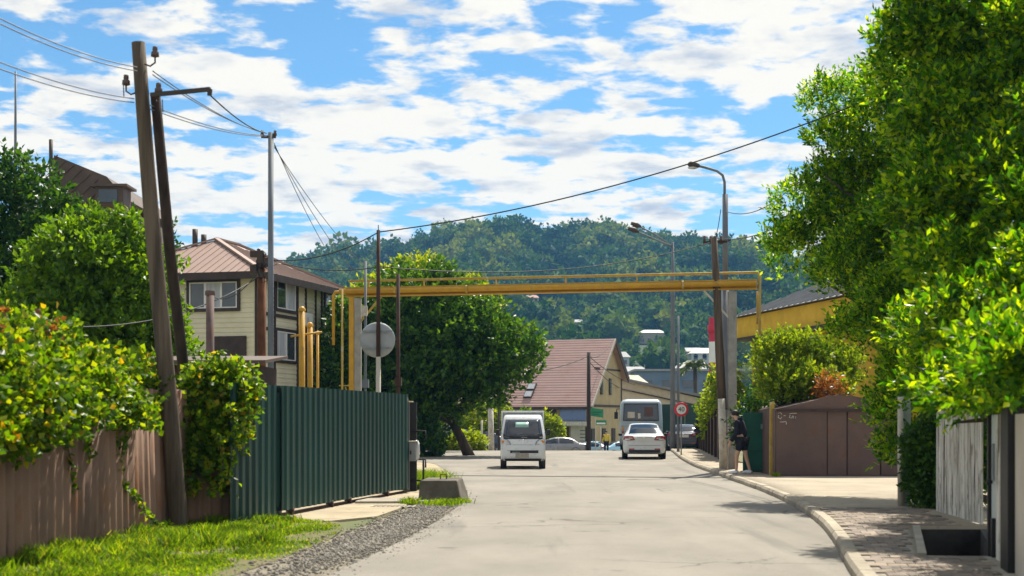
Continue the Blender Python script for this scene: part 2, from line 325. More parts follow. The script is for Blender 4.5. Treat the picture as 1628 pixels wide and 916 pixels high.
M_PILLAR = mat('grey_concrete_pillar', (.36, .34, .31), .9, col2=(.25, .24, .22), scale=3, bump=.25, bscale=40); over(M_PILLAR, (.14, .13, .12), 5, .6, .75, (1, 1, .15))
M_WHITEW = mat('whitewash', (.62, .57, .48), .9, col2=(.42, .38, .31), scale=6, bump=.2, bscale=40); over(M_WHITEW, (.2, .16, .12), 6, .6, .72, (1, 1, .3))
M_WHITEWOOD = mat('flaking_white_boards', (.76, .74, .67), .85, col2=(.60, .57, .50), scale=8, bump=.4, bscale=30, stretch=(1, 1, .1), ovar=0.12); over(M_WHITEWOOD, (.13, .11, .09), 11, .52, .60, (2.5, 2.5, .09)); over(M_WHITEWOOD, (.25, .22, .18), 5, .55, .66, (1, 1, .5))
M_PALETEAL = mat('pale_teal_door_paint', (.48, .55, .52), .6, col2=(.40, .46, .43), scale=3)
M_TANP = mat('tan_paint', (.58, .53, .44), .8, col2=(.47, .42, .34), scale=3, stretch=(1, 1, .3))
M_CREAM = mat('cream_siding', (.74, .68, .49), .75, col2=(.66, .60, .43), scale=1.2, ovar=0.03)
M_BTRIM = mat('dark_brown_trim', (.045, .028, .022), .6, var=.25, scale=4)
M_BROOF = mat('brown_metal_roof', (.33, .225, .18), .5, col2=(.28, .19, .155), scale=.9, spec=.4)
M_REDROOF = mat('red_metal_roof', (.43, .275, .235), .55, col2=(.37, .235, .20), scale=.7, spec=.4, stretch=(1, 1, 1), ovar=0.05); over(M_REDROOF, (.36, .18, .15), 1.2, .58, .75, (.3, .3, 2))
M_DKROOF = mat('dark_brown_roof', (.115, .075, .055), .6, col2=(.08, .055, .042), scale=1.4)
M_GLASS = mat('dark_window_glass', (.03, .038, .045), .08, col2=(.055, .065, .075), scale=.8, spec=.8, rvar=.02)
M_CURT = mat('net_curtain', (.55, .56, .58), .5, col2=(.32, .34, .38), scale=7, stretch=(1, 1, .1), spec=.5)
M_WFRAME = mat('white_upvc', (.72, .72, .70), .45, var=.05)
M_CARW = mat('white_car_paint', (.62, .65, .66), .28, var=.03, scale=1, spec=.5, coat=.7)
over(M_CARW, (.40, .38, .33), 5, .58, .8)
M_CARG = mat('grey_car_paint', (.26, .255, .26), .3, var=.06, scale=1, metal=.5, coat=.7)
M_CARB = mat('pale_blue_car_paint', (.36, .60, .74), .3, var=.05, scale=1, coat=.7)
M_CARD = mat('dark_blue_car_paint', (.03, .04, .07), .3, var=.1, scale=1, coat=.7)
M_BUS = mat('pale_grey_bus_paint', (.36, .44, .48), .4, col2=(.30, .37, .41), scale=1, coat=.4); over(M_BUS, (.3, .32, .32), 3, .6, .78, (1, 1, .4))
M_AUTOG = mat('tinted_auto_glass', (.012, .02, .035), .06, var=.2, scale=1, spec=.9, rvar=.01)
M_TYRE = mat('tyre_rubber', (.014, .014, .015), .85, var=.2)
M_RIM = mat('alloy_rim', (.35, .36, .37), .35, var=.1, metal=.8)
M_PLAST = mat('black_plastic', (.02, .021, .023), .6, var=.2)
M_LAMP = mat('clear_headlamp', (.62, .62, .60), .12, col2=(.35, .35, .36), scale=14, spec=.8, coat=1)
M_REDL = mat('red_tail_lamp', (.42, .012, .02), .15, col2=(.20, .006, .01), scale=14, spec=.8, coat=1)
M_ORANGE = mat('amber_lamp', (.62, .22, .02), .2, var=.1, coat=1)
M_CHROME = mat('chrome', (.75, .76, .78), .15, var=.05, metal=1)
M_PLATE = mat('number_plate', (.62, .62, .58), .5, var=.05)
M_DUSTY = mat('dusty_number_plate', (.40, .36, .30), .7, col2=(.28, .25, .21), scale=14)
M_DARKTXT = mat('dark_lettering', (.03, .03, .035), .6, var=.1)
M_TEAL = mat('teal_green_gate_paint', (.012, .115, .078), .5, col2=(.008, .082, .058), scale=2, spec=.4); over(M_TEAL, (.03, .03, .02), 5, .66, .8)
M_CONCD = mat('dirty_shade_dark_concrete', (.17, .15, .115), .95, col2=(.09, .078, .06), scale=2.5, bump=.4, bscale=40); over(M_CONCD, (.30, .27, .21), 3, .6, .75)  # dirt and stains, with the shade on the block's front also put into the colour
M_GARAGE = mat('brown_garage_primer', (.150, .092, .078), .75, col2=(.105, .072, .064), scale=1.2, ovar=0.1); over(M_GARAGE, (.16, .06, .035), 2.2, .58, .75); over(M_GARAGE, (.06, .045, .045), 3, .6, .8, (1, 1, .6), seed=(4, 1, 2))
M_CHALK = mat('white_chalk_paint', (.55, .52, .48), .9, var=.2, scale=30)
M_YWALL = mat('ochre_yellow_wall', (.62, .38, .028), .8, col2=(.50, .30, .025), scale=1.5)
M_YFASC = mat('bright_ochre_fascia', (.68, .42, .025), .7, var=.1, scale=2)
M_SLATE = mat('grey_slate_sheet_roof', (.21, .22, .235), .75, col2=(.15, .158, .17), scale=2, stretch=(1, 1, 1))
M_HOUSEY = mat('yellow_render', (.52, .40, .22), .85, col2=(.43, .33, .18), scale=1.2)
M_HOUSEW = mat('pale_render', (.60, .56, .45), .85, col2=(.50, .46, .37), scale=1.2)
M_BLUESIGN = mat('grey_blue_shop_sign', (.16, .22, .36), .5, var=.06)
M_GREENSIGN = mat('green_sign', (.02, .22, .09), .5, var=.1)
M_REDP = mat('red_chimney_paint', (.52, .015, .045), .6, var=.12, scale=1)
M_WHITEP = mat('white_paint', (.74, .74, .72), .6, var=.05, scale=1)
M_SIGNRED = mat('sign_red', (.60, .03, .04), .45, var=.05)
M_BLUEW = mat('blue_grey_cladding', (.14, .20, .28), .7, col2=(.10, .15, .22), scale=.6)
M_FARWALL = mat('far_white_wall', (.66, .66, .62), .8, var=.08)
M_FARTAN = mat('far_tan_wall', (.48, .42, .32), .8, var=.1)
M_FARROOF = mat('far_grey_roof', (.30, .30, .31), .7, var=.15)
M_FARRED = mat('far_red_roof', (.34, .14, .10), .7, var=.15)
M_SKIN = mat('skin', (.50, .30, .21), .55, var=.06)
M_HAIR = mat('dark_hair', (.012, .009, .008), .6, var=.3, scale=20)
M_NAVY = mat('black_navy_fabric', (.010, .011, .020), .9, var=.3, scale=6)
M_DENIM = mat('blue_denim', (.05, .12, .32), .9, var=.25, scale=8)
M_SHIRT = mat('pale_shirt', (.42, .44, .48), .9, var=.15, scale=8)
M_YSHIRT = mat('yellow_shirt', (.62, .50, .06), .9, var=.15, scale=8)
M_SHOE = mat('white_trainers', (.62, .62, .66), .6, var=.08)
M_INSUL = mat('brown_porcelain', (.07, .035, .025), .25, var=.2, spec=.7)
M_CABLE = mat('black_cable', (.02, .02, .022), .6, var=.1)
M_ALU = mat('aluminium_wire', (.12, .12, .13), .5, var=.1, metal=.4)
M_WBAG = mat('white_plastic_bag', (.66, .67, .68), .4, var=.08)
M_DARKPIT = mat('pit_shade_concrete', (.045, .040, .034), .8, col2=(.02, .018, .016), scale=4, bump=.3, bscale=20)  # shade inside the trench put into the colour of its floor and walls

L_VINE = leafmat('vine_leaves', [(0, (.020, .060, .004)), (.35, (.06, .14, .006)), (.7, (.14, .24, .008)), (.95, (.26, .31, .012)), (1, (.36, .16, .015))], trans=.45, spec=.3, tcol=(2.6, 2.3, .35))
L_LAUREL = leafmat('laurel_leaves', [(0, (.010, .050, .002)), (.35, (.038, .12, .003)), (.7, (.13, .25, .004)), (1, (.33, .39, .008))], trans=.55, rough=.36, tcol=(2.6, 2.5, .25), spec=.3)
L_BRIGHT = leafmat('bright_green_leaves', [(0, (.04, .10, .005)), (.5, (.085, .18, .007)), (1, (.16, .26, .010))], trans=.42, spec=.3, tcol=(2.4, 2.2, .4))
L_DARK = leafmat('dark_green_leaves', [(0, (.011, .042, .007)), (.5, (.027, .085, .010)), (1, (.075, .16, .012))], trans=.30, spec=.25)
L_MID = leafmat('mid_green_leaves', [(0, (.016, .055, .007)), (.5, (.042, .115, .010)), (1, (.11, .20, .014))], trans=.36, spec=.25)
L_YELL = leafmat('yellow_green_leaves', [(0, (.09, .15, .006)), (.5, (.17, .24, .008)), (1, (.30, .33, .014))], trans=.45, spec=.3, tcol=(2.4, 2.2, .4))
L_SHRUB = leafmat('pale_shrub_leaves', [(0, (.06, .12, .008)), (.55, (.15, .23, .011)), (1, (.28, .33, .02))], trans=.42, spec=.3, tcol=(2.4, 2.2, .4))
L_RED = leafmat('reddish_dry_leaves', [(0, (.14, .05, .02)), (1, (.30, .13, .04))], trans=.4)
L_PALM = leafmat('palm_leaves', [(0, (.03, .06, .015)), (1, (.08, .12, .03))], trans=.3)
L_WOODS = leafmat('hill_wood_leaves', [(0, (.006, .030, .012)), (.35, (.016, .058, .014)), (.7, (.050, .105, .015)), (1, (.15, .19, .022))], trans=.2, rough=.8, spec=.1)
_t = L_WOODS.node_tree; _a = _t.nodes.new('ShaderNodeAttribute'); _a.attribute_name = 'species'       # each far tree keeps its own green, leaves vary a little round it
_g = [n for n in _t.nodes if n.type == 'NEW_GEOMETRY'][0]; _r = [n for n in _t.nodes if n.type == 'VALTORGB'][0]
_m = _t.nodes.new('ShaderNodeMath'); _m.operation = 'MULTIPLY_ADD'; _t.links.new(_g.outputs['Random Per Island'], _m.inputs[0]); _m.inputs[1].default_value = .22; _t.links.new(_a.outputs['Fac'], _m.inputs[2]); _t.links.new(_m.outputs[0], _r.inputs[0])

# ------------------------------------------------------------------ ground, street
def lerp_tab(tab, y):
    return float(np.interp(y, [t[0] for t in tab], [t[1] for t in tab]))
KERB = [(-20, .9), (0, 1.5), (8, 2.55), (14.6, 3.45), (18.35, 4.19), (22.3, 4.8), (25.8, 5.2), (31.4, 5.6), (38.5, 5.85), (48.9, 6.25), (58.3, 6.9), (72, 8.1), (90, 9.8)]
LEFT = [(-20, -4.6), (0, -3.6), (8, -2.7), (14.6, -1.9), (18.8, -1.45), (23.8, -1.09), (29.6, -.9), (35.5, -1.16), (44.1, -2.0), (54, -3.0), (57, -5.5), (60, -12), (63, -26), (70, -40), (92, -40)]
def smooth_tab(tab, y):
    return sum(lerp_tab(tab, y + d) * w for d, w in ((-2.4, .12), (-1.2, .22), (0, .32), (1.2, .22), (2.4, .12)))
kx = lambda y: smooth_tab(KERB, y)
lx = lambda y: smooth_tab(LEFT, y)
def trench(s, t):
    'drain trench beside the right-hand fence: s 0..1 across, t 0..1 along'
    a = Vector((4.55, 15.6, 0)).lerp(Vector((5.68, 19.8, 0)), t); b = Vector((5.33, 15.6, 0)).lerp(Vector((6.52, 19.8, 0)), t); return a.lerp(b, s)
def ground_z(x, y):
    if 15.2 < y < 20.4 and trench(0, (y - 15.6) / 4.2).x - .25 < x < trench(1, (y - 15.6) / 4.2).x + .35: return -.85
    return gz(y) - .035
xs = sorted(set(list(np.linspace(-1400, -60, 8)) + list(np.linspace(-60, 4, 20)) + list(np.linspace(4, 7.5, 29)) + list(np.linspace(8, 60, 12)) + list(np.linspace(60, 1400, 8))))
ys = sorted(set(list(np.linspace(-100, 12, 6)) + list(np.linspace(14, 22, 33)) + list(np.linspace(23, 66, 12)) + list(np.linspace(68, 142, 60)) + list(np.linspace(150, 1400, 12))))
V = [(x, y, ground_z(x, y)) for y in ys for x in xs]; nx = len(xs)
T = [(j * nx + i, j * nx + i + 1, (j + 1) * nx + i + 1, (j + 1) * nx + i) for j in range(len(ys) - 1) for i in range(nx - 1)]
struct(tri_mesh('ground', V, T, M_GROUND))

def strip(name, ysamp, fl, fr, z, m, nseg=10, skirt=0, parent=None):
    V = []; T = []
    for y in ysamp:
        a, b = fl(y), fr(y)
        for i in range(nseg + 1): V.append((a + (b - a) * i / nseg, y, gz(y) + z))
    k = nseg + 1; n = len(ysamp)
    for j in range(n - 1):
        for i in range(nseg): T.append((j * k + i, j * k + i + 1, (j + 1) * k + i + 1, (j + 1) * k + i))
    if skirt:
        ring = [j * k for j in range(n)] + [(n - 1) * k + i for i in range(1, k)] + [j * k + nseg for j in range(n - 2, -1, -1)] + [i for i in range(nseg - 1, 0, -1)]
        b0 = len(V); V += [(V[i][0], V[i][1], V[i][2] - skirt) for i in ring]; m_ = len(ring)
        for q in range(m_): T.append((ring[q], ring[(q + 1) % m_], b0 + (q + 1) % m_, b0 + q))
    return tri_mesh(name, V, T, m, parent)
road_y = list(np.arange(-20, 68, .8)) + list(np.arange(68, 93, .5))
struct(strip('road', road_y, lx, lambda y: kx(y) + .05, 0, M_ASPH, 16))
struct(strip('cross_street', list(np.arange(92.2, 112, .6)), lambda y: -60, lambda y: 60, -.002, M_ASPH, 6))
struct(strip('gravel_verge', list(np.arange(-20, 33, .6)), lambda y: lx(y) - lerp_tab([(-20, 1.6), (14, 1.05), (24, 1.0), (30, .8), (33, .4)], y), lambda y: lx(y) + .25, -.012, M_GRAVEL, 3))
# broken asphalt lip and far left shoulder
struct(strip('dirt_shoulder', list(np.arange(32, 60, .8)), lambda y: lx(y) - lerp_tab([(32, 1.5), (40, 2.6), (54, 3), (60, 2)], y), lambda y: lx(y) + .1, -.010, M_APRON, 3))

# loose stones on the verge
def stones(n, fpos, smin, smax):
    oct_ = np.array([(1, 0, 0), (-1, 0, 0), (0, 1, 0), (0, -1, 0), (0, 0, 1), (0, 0, -.6)], float)
    tr = np.array([(0, 2, 4), (2, 1, 4), (1, 3, 4), (3, 0, 4), (2, 0, 5), (1, 2, 5), (3, 1, 5), (0, 3, 5)])
    P = np.array([fpos() for _ in range(n)]); sz = rng.uniform(smin, smax, n) * (1 + (rng.random(n) > .95) * .8)
    V = oct_[None] * rng.uniform(.6, 1.3, (n, 6, 1)) * sz[:, None, None] * np.array([1, 1, .7]); a = rng.uniform(0, 6.28, n); c, s_ = np.cos(a), np.sin(a)
    X = V[..., 0] * c[:, None] - V[..., 1] * s_[:, None]; Y = V[..., 0] * s_[:, None] + V[..., 1] * c[:, None]; V[..., 0] = X; V[..., 1] = Y
    V += P[:, None]; return V.reshape(-1, 3), (np.arange(n)[:, None, None] * 6 + tr[None]).reshape(-1, 3)
def on_verge():
    y = random.triangular(13, 34, 19); w = lerp_tab([(-20, 1.5), (14, 1.15), (24, 1.05), (30, .8), (34, .5)], y); q = random.gauss(.42, .26); q = min(1.1, max(-.25, q))
    return (lx(y) - w * q, y, -.004)
sv, st = stones(10000, on_verge, .006, .026)
tag(stuff(tri_mesh('gravel', sv, st, M_STONE)), 'grey loose gravel along the left edge of the road', 'gravel')

# concrete apron before the sliding gate
def poly_sheet(name, pts, z, m, thick=.0, parent=None):
    mb = MB(); P = [Vector((x, y, z)) for x, y in pts]
    if thick: mb.prism([p - Vector((0, 0, thick)) for p in P], (0, 0, thick))
    else: mb.add(P, [tuple(range(len(P)))])
    return mb.build(name, m, parent)
struct(poly_sheet('gate_apron', [(-3.95, 22.6), (-2.9, 22.5), (-2.25, 23.6), (-2.05, 25.5), (-1.95, 28.0), (-1.75, 29.8), (-1.7, 31.5), (-2.3, 32.2), (-5.2, 32.2), (-5.2, 23.0)], .005, M_APRON, .05))
struct(poly_sheet('concrete_strip', [(-3.0, 27.2), (-1.5, 27.3), (-1.45, 28.0), (-1.9, 28.6), (-3.0, 28.4)], .045, M_CONC, .05))

# grass
struct(strip('grass_verge', list(np.arange(-10, 23.2, .6)), lambda y: -7.0, lambda y: lerp_tab([(-10, -4.2), (13, -3.1), (16, -2.72), (19, -2.45), (21, -2.5), (22.6, -2.75), (23.2, -3.9)], y), -.006, M_TURF, 6))
def grass(n, fpos, hmin, hmax, wid=.008):
    P = np.array([fpos() for _ in range(n)]); h = rng.uniform(hmin, hmax, n) * P[:, 3]; P = P[:, :3]
    D = nrm(np.stack([rng.normal(scale=.38, size=n), rng.normal(scale=.38, size=n), np.ones(n)], 1))
    Sd = nrm(np.cross(D, nrm(rng.normal(size=(n, 3))))); B = nrm(rng.normal(size=(n, 3)) * np.array([1, 1, .1]))
    w = (wid * rng.uniform(.6, 1.5, n))[:, None]; hh = h[:, None]
    V = np.empty((n, 5, 3)); V[:, 0] = P - Sd * w; V[:, 1] = P + Sd * w; mid = P + D * hh * .6 + B * hh * .10
    V[:, 2] = mid + Sd * w * .8; V[:, 3] = mid - Sd * w * .8; V[:, 4] = P + D * hh + B * hh * .42
    i = np.arange(n)[:, None] * 5
    return V.reshape(-1, 3), np.concatenate([i + [0, 1, 2], i + [0, 2, 3], i + [3, 2, 4]], 0)
def edge_r(y): return lerp_tab([(13, -3.1), (16, -2.72), (19, -2.45), (21, -2.5), (22.6, -2.75), (23.2, -3.8)], y)
def on_grass():
    while True:
        y = random.uniform(13.5, 23); x0 = -5.75; x1 = edge_r(y); q = random.random(); x = x0 + (x1 - x0) * q
        nz = noise.noise(Vector((x * 1.6, y * .9, 3)))
        if q > .8 and random.random() < (q - .8) * 4.5: continue
        if nz < -.18 and random.random() < .8: continue
        n2 = noise.noise(Vector((x * 5, y * 3.2, 8)))
        if q < .12 and random.random() < .5: continue
        return (x, y, -.01, (1.05 - .85 * q) * (1 + .7 * nz) * (1 + 1.1 * max(0, n2)) * (.75 if y < 17 else 1))
gv, gt = grass(52000, on_grass, .04, .15)
for k in range(46):                             # ranker tufts, mostly towards the fence and the pole
    ty = random.uniform(15, 22.6); tx = -5.5 + (edge_r(ty) + 5.5) * random.random() ** 1.8 * .75; hh_ = random.uniform(.12, .28)
    a_, c_ = grass(170, (lambda tx=tx, ty=ty: (random.gauss(tx, .07), random.gauss(ty, .12), -.01, 1)), hh_ * .4, hh_, .009); gt = np.concatenate([gt, c_ + len(gv)]); gv = np.concatenate([gv, a_])
tag(stuff(tri_mesh('grass', gv, gt, M_GRASS)), 'green grass growing along the foot of the left fences', 'grass')
def tuft(cx, cy, r, n, h, z=0): return grass(n, lambda: (random.gauss(cx, r), random.gauss(cy, r * 1.4), z, 1), h * .4, h)
tv = [tuft(-1.35, 26.9, .16, 500, .14), tuft(-2.35, 33.0, .12, 900, .5), tuft(-2.15, 34.2, .2, 1500, .5), tuft(-1.05, 27.6, .12, 350, .12), tuft(-1.95, 27.25, .1, 300, .16), tuft(6.95, 37.35, .05, 120, .14, .12), tuft(5.42, 15.0, .05, 160, .2, .12), tuft(-2.2, 36.5, .3, 1200, .4)]
o = 0; VV = []; TT = []
for a, b in tv: VV.append(a); TT.append(b + o); o += len(a)
tag(stuff(tri_mesh('weeds', np.concatenate(VV), np.concatenate(TT), M_GRASS)), 'small green weed tufts round the concrete block and gate post', 'weeds')

# sidewalk: base sheet, kerb stones, pavers, trench
TY0, TY1 = 15.6, 19.8
xr = lambda y: lerp_tab([(-20, 3.5), (8, 4.6), (13, 5.2), (15.6, 5.9), (19.8, 7.0), (23, 7.6), (25, 11.5), (37.4, 11.5), (38.6, 8.5), (45, 8.0), (52, 8.2), (78, 10.6), (92, 12)], y)
SW = .12
tl = lambda y: trench(0, (y - TY0) / (TY1 - TY0)).x
walk = struct(strip('sidewalk', list(np.arange(TY1, 92, .6)), lambda y: kx(y) + .16, xr, SW, M_WALK, 10, .2))
strip('near_slab', list(np.arange(-20, TY0, .6)) + [TY0], lambda y: kx(y) + .16, xr, SW - .012, M_CONC, 8, .8, walk)
strip('trench_side_slab', list(np.arange(TY0 + .003, TY1, .6)) + [TY1 - .003], lambda y: kx(y) + .16, tl, SW - .012, M_CONC, 4, .8, walk)
kerb = struct(thing('kerb', (kx(30), 30, 0), 'x', 'x')); del kerb['label'], kerb['category']
ksm = {}
y = 9.0; i = 0
while y < 90:
    ln = 1.0; p = Vector((kx(y), y, gz(y))); q = Vector((kx(y + ln), y + ln, gz(y + ln))); d = (q - p); L_ = d.length
    mb = MB(); w = .16; h = SW + .012 - random.uniform(0, .01); e = .012
    x0 = random.uniform(-.008, .008)
    prof = [(0, -.25), (0 + .0, h - .05), (.03, h), (w, h), (w, -.25)]
    n_ = d.cross(Vector((0, 0, 1))).normalized(); dd = d.normalized()
    pa = [p + dd * e + n_ * (a + x0) + Vector((0, 0, b)) for a, b in prof]; mb.prism(pa, dd * (L_ - 2 * e))
    ko = mb.build('kerb_stone', M_KERB, kerb); y += ln; i += 1
# pavers: three shared meshes
pm = []
for m in M_PAV:
    b = MB(); b.box((0, 0, .02), (.192, .292, .04)); me = b.mesh('paver'); me.materials.append(m); pm.append(me)
cnt = 0; rest = MB()
spots = []
y = 13.4; row = 0
while y < 24.2:
    k0 = Vector((kx(y), y, 0)); k1 = Vector((kx(y + .3), y + .3, 0)); d = (k1 - k0).normalized(); nn = Vector((d.y, -d.x, 0))
    c = .26 + (.1 if row % 2 else 0)
    while True:
        p = k0 + nn * c
        lim = tl(p.y) - .22 if TY0 - .1 < p.y < TY1 + .2 else (lerp_tab([(12, 4.3), (15.5, 5.1)], p.y) if p.y < TY0 else lerp_tab([(19.8, 6.3), (22.9, 6.6), (24.5, 7.4)], p.y))
        if p.x > lim: break
        spots.append((p.y, p, math.atan2(-d.x, d.y))); c += .2
    y += .3; row += 1
spots.sort(key=lambda s: s[0])
for i, (yy, p, a) in enumerate(spots):
    z = .083 + random.uniform(-.003, .004) if yy < TY1 else .091 + random.uniform(-.003, .003)
    if i < 300:
        o = link('paver', random.choice(pm), None, walk); o.location = (p.x, p.y, z - .0); o.rotation_euler = (random.gauss(0, .006), random.gauss(0, .006), a + random.gauss(0, .01))
    else: rest.box((p.x, p.y, z + .02), (.192, .292, .04), a)
if rest.v: stuff(rest.build('far_pavers', M_PAV[0], walk))
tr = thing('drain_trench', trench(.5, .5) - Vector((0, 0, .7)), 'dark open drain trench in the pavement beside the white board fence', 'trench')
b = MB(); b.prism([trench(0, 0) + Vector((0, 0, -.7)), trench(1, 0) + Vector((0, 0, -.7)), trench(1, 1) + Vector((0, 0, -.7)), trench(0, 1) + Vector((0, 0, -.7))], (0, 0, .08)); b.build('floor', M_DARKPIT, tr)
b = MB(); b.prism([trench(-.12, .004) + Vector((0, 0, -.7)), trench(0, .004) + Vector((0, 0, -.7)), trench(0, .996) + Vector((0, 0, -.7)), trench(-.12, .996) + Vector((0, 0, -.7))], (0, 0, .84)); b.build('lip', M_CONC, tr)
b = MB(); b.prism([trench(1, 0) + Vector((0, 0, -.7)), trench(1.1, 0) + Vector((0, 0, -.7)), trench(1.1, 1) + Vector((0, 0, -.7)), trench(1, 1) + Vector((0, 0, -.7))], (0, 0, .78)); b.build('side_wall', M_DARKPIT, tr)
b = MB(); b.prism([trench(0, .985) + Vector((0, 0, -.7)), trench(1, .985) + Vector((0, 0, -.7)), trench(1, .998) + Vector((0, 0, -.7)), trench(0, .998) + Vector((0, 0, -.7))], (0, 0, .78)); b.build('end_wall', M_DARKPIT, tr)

# ------------------------------------------------------------------ wooded hill
RIDGE = [(-400, 580), (0, 530), (300, 505), (400, 480), (460, 455), (500, 440), (540, 428), (600, 420), (670, 408), (700, 395), (750, 389), (795, 381), (830, 387), (870, 396), (930, 386), (975, 388), (1020, 398), (1070, 400), (1120, 408), (1180, 414), (1240, 432), (1330, 455), (1500, 485), (2000, 560)]
def hill_z(x, y):
    px = 814 + x * F / 950; H = (668 - lerp_tab(RIDGE, px)) * 950 / F + 1.6 + 2.2
    t = (y - 250) / 700.0
    if t <= 0: return -2.6
    nn = noise.noise(Vector((x * .011, y * .007, 1.1))) * 17 + noise.noise(Vector((x * .03, y * .022, 4.1))) * 6
    f = t ** 1.5 if t < 1 else 1 - (t - 1) ** 2 * 2.2
    return -2.6 + (H + 2.6) * max(f, 0) + nn * min(t * 2.2, 1) * (1 - max(0, min(1, (t - .82) / .18)) * .85)
hx = np.concatenate([np.linspace(-900, -300, 14)[:-1], np.linspace(-300, 330, 85), np.linspace(330, 900, 14)[1:]]); hy = np.linspace(235, 1250, 95)
V = [(x, y, hill_z(x, y)) for y in hy for x in hx]; nx = len(hx)
T = [(j * nx + i, j * nx + i + 1, (j + 1) * nx + i + 1, (j + 1) * nx + i) for j in range(len(hy) - 1) for i in range(nx - 1)]
M_HILL = mat('hill_undergrowth', (.018, .045, .012), .95, col2=(.035, .065, .016), scale=.12, bump=.6, bscale=.6)
struct(tri_mesh('hill', V, T, M_HILL, smooth_=True))

HOUSES = []                                         # (px, depth, width, wall, roof) of houses on the lower slope
def crowns(spec, m, name):
    'far wood: clumps of leaf-cluster faces round a low-poly core, joined as one mass'
    icoV = []; bm = bmesh.new(); bmesh.ops.create_icosphere(bm, subdivisions=1, radius=1); icoV = np.array([v.co[:] for v in bm.verts]); icoT = np.array([[v.index for v in f.verts] for f in bm.faces]); bm.free()
    tint = []; Vs = []; Ts = []; o = 0; nl = 92
    for (x, y, z, r, h) in spec:
        c = np.array([x, y, z + h * .55]); rr = np.array([r, r, h * .55])
        cv = icoV * rr * .72 * rng.uniform(.75, 1.2, (len(icoV), 1)) + c; Vs.append(cv); Ts.append(icoT + o); o += len(cv)
        d = nrm(rng.normal(size=(nl, 3))); d[:, 2] = np.abs(d[:, 2]) * .95 - .18; d[:, 1] -= .15; d = nrm(d)
        p = c + d * rr * rng.uniform(.70, 1.06, (nl, 1)); dd = nrm(d + rng.normal(scale=.7, size=(nl, 3)))
        lv, ltt = leaf_geo(p - dd * r * .16, dd, r * rng.uniform(.24, .46, nl), r * rng.uniform(.2, .36, nl), .2); Vs.append(lv); Ts.append(ltt + o); o += len(lv)
        tint.append(np.full(len(cv) + len(lv), min(1, max(0, random.gauss(.42, .24) + .5 * noise.noise(Vector((x * .02, y * .015, 5)))))))
    ob = tri_mesh(name, np.concatenate(Vs), np.concatenate(Ts), m)
    at_ = ob.data.attributes.new('species', 'FLOAT', 'POINT'); at_.data.foreach_set('value', np.concatenate(tint).astype(np.float32)); return ob
clear_xy = []
def far_house(px, Y, w, d, h, wall, roof, label, hip=True, arches=0, sink=0):
    x = (px - 814) * Y / F; z = hill_z(x, Y) - .6 - sink
    t = thing('hillside_house', (x, Y, z), label, 'house', 'houses on the lower slope of the hill'); clear_xy.append((x, Y, w * .9 + 5))
    b = MB(); b.box((x, Y, z + h / 2), (w, d, h)); b.build('wall', wall, t)
    e = .5; zt = z + h + .02; a = MB(); P = [Vector((x - w / 2 - e, Y - d / 2 - e, zt)), Vector((x + w / 2 + e, Y - d / 2 - e, zt)), Vector((x + w / 2 + e, Y + d / 2 + e, zt)), Vector((x - w / 2 - e, Y + d / 2 + e, zt))]
    k = w * .25 if hip else 0; r0 = Vector((x - w / 2 - e + k, Y, zt + h * .32)); r1 = Vector((x + w / 2 + e - k, Y, zt + h * .32))
    a.add(P + [r0, r1], [(0, 1, 5, 4), (1, 2, 5), (2, 3, 4, 5), (3, 0, 4), (3, 2, 1, 0)]); a.build('roof', roof, t)
    n = max(2, int(w / 2.6)); fl = max(1, int(h / 2.8))
    for f in range(fl):
        for i in range(n):
            cx = x - w / 2 + (i + .5) * w / n; cz = z + .9 + f * 2.8 + .7
            g = MB(); g.box((cx, Y - d / 2 - .02, cz), (w / n * .48, .06, 1.3))
            if arches: g.lathe((cx, Y - d / 2 - .05, cz + .65), [(0, 0), (w / n * .24, 0), (w / n * .24, .06)], 14, 'Y')
            g.build('window', M_GLASS, t)
    return t
far_house(1118, 455, 8.5, 7, 5.8, M_FARWALL, M_FARWALL, 'white hillside house with a row of arched dark windows', True, 1)
far_house(1100, 520, 9, 7, 5, M_FARTAN, M_FARROOF, 'hillside house with pale grey roof above the arched white house')
far_house(1036, 585, 11, 8, 4.5, M_FARTAN, M_FARWALL, 'long low hillside house with bright white roof left of the street lamp pole')
far_house(985, 470, 6, 6, 6, M_FARWALL, M_FARROOF, 'small white hillside house just right of the red roof ridge')
far_house(845, 700, 7, 6, 5, M_FARTAN, M_FARRED, 'tan hillside house under the left half of the pipe bridge', sink=1)
far_house(880, 690, 7, 6, 4, M_FARTAN, M_FARROOF, 'small tan hillside house under the middle of the pipe bridge')
far_house(915, 640, 8, 7, 4.5, M_FARTAN, M_FARROOF, 'grey roofed tan house on the slope below the pipe bridge')
far_house(1045, 430, 8, 6, 4, M_FARTAN, M_FARROOF, 'low tan house below the pale lawn on the slope')
far_house(1092, 420, 7, 6, 5, M_BLUEW, M_FARROOF, 'blue grey house on the slope behind the palm')
far_house(1230, 560, 9, 7, 5, M_FARWALL, M_FARROOF, 'white hillside house behind the right end of the pipe bridge')
far_house(872, 830, 6, 5, 3.5, M_FARTAN, M_FARRED, 'tiny pale house high on the wooded slope')
far_house(1008, 400, 7, 6, 5, M_FARWALL, M_FARROOF, 'white hillside house left of the lamp pole below the pale lawn')
far_house(1062, 360, 7, 6, 4.5, M_FARTAN, M_FARRED, 'tan hillside house with red roof just left of the palm')
far_house(1124, 395, 6, 6, 5.5, M_FARTAN, M_FARROOF, 'tan hillside house beside the striped chimney')
far_house(952, 560, 7, 6, 4.5, M_FARWALL, M_FARROOF, 'pale hillside house above the red roof ridge')
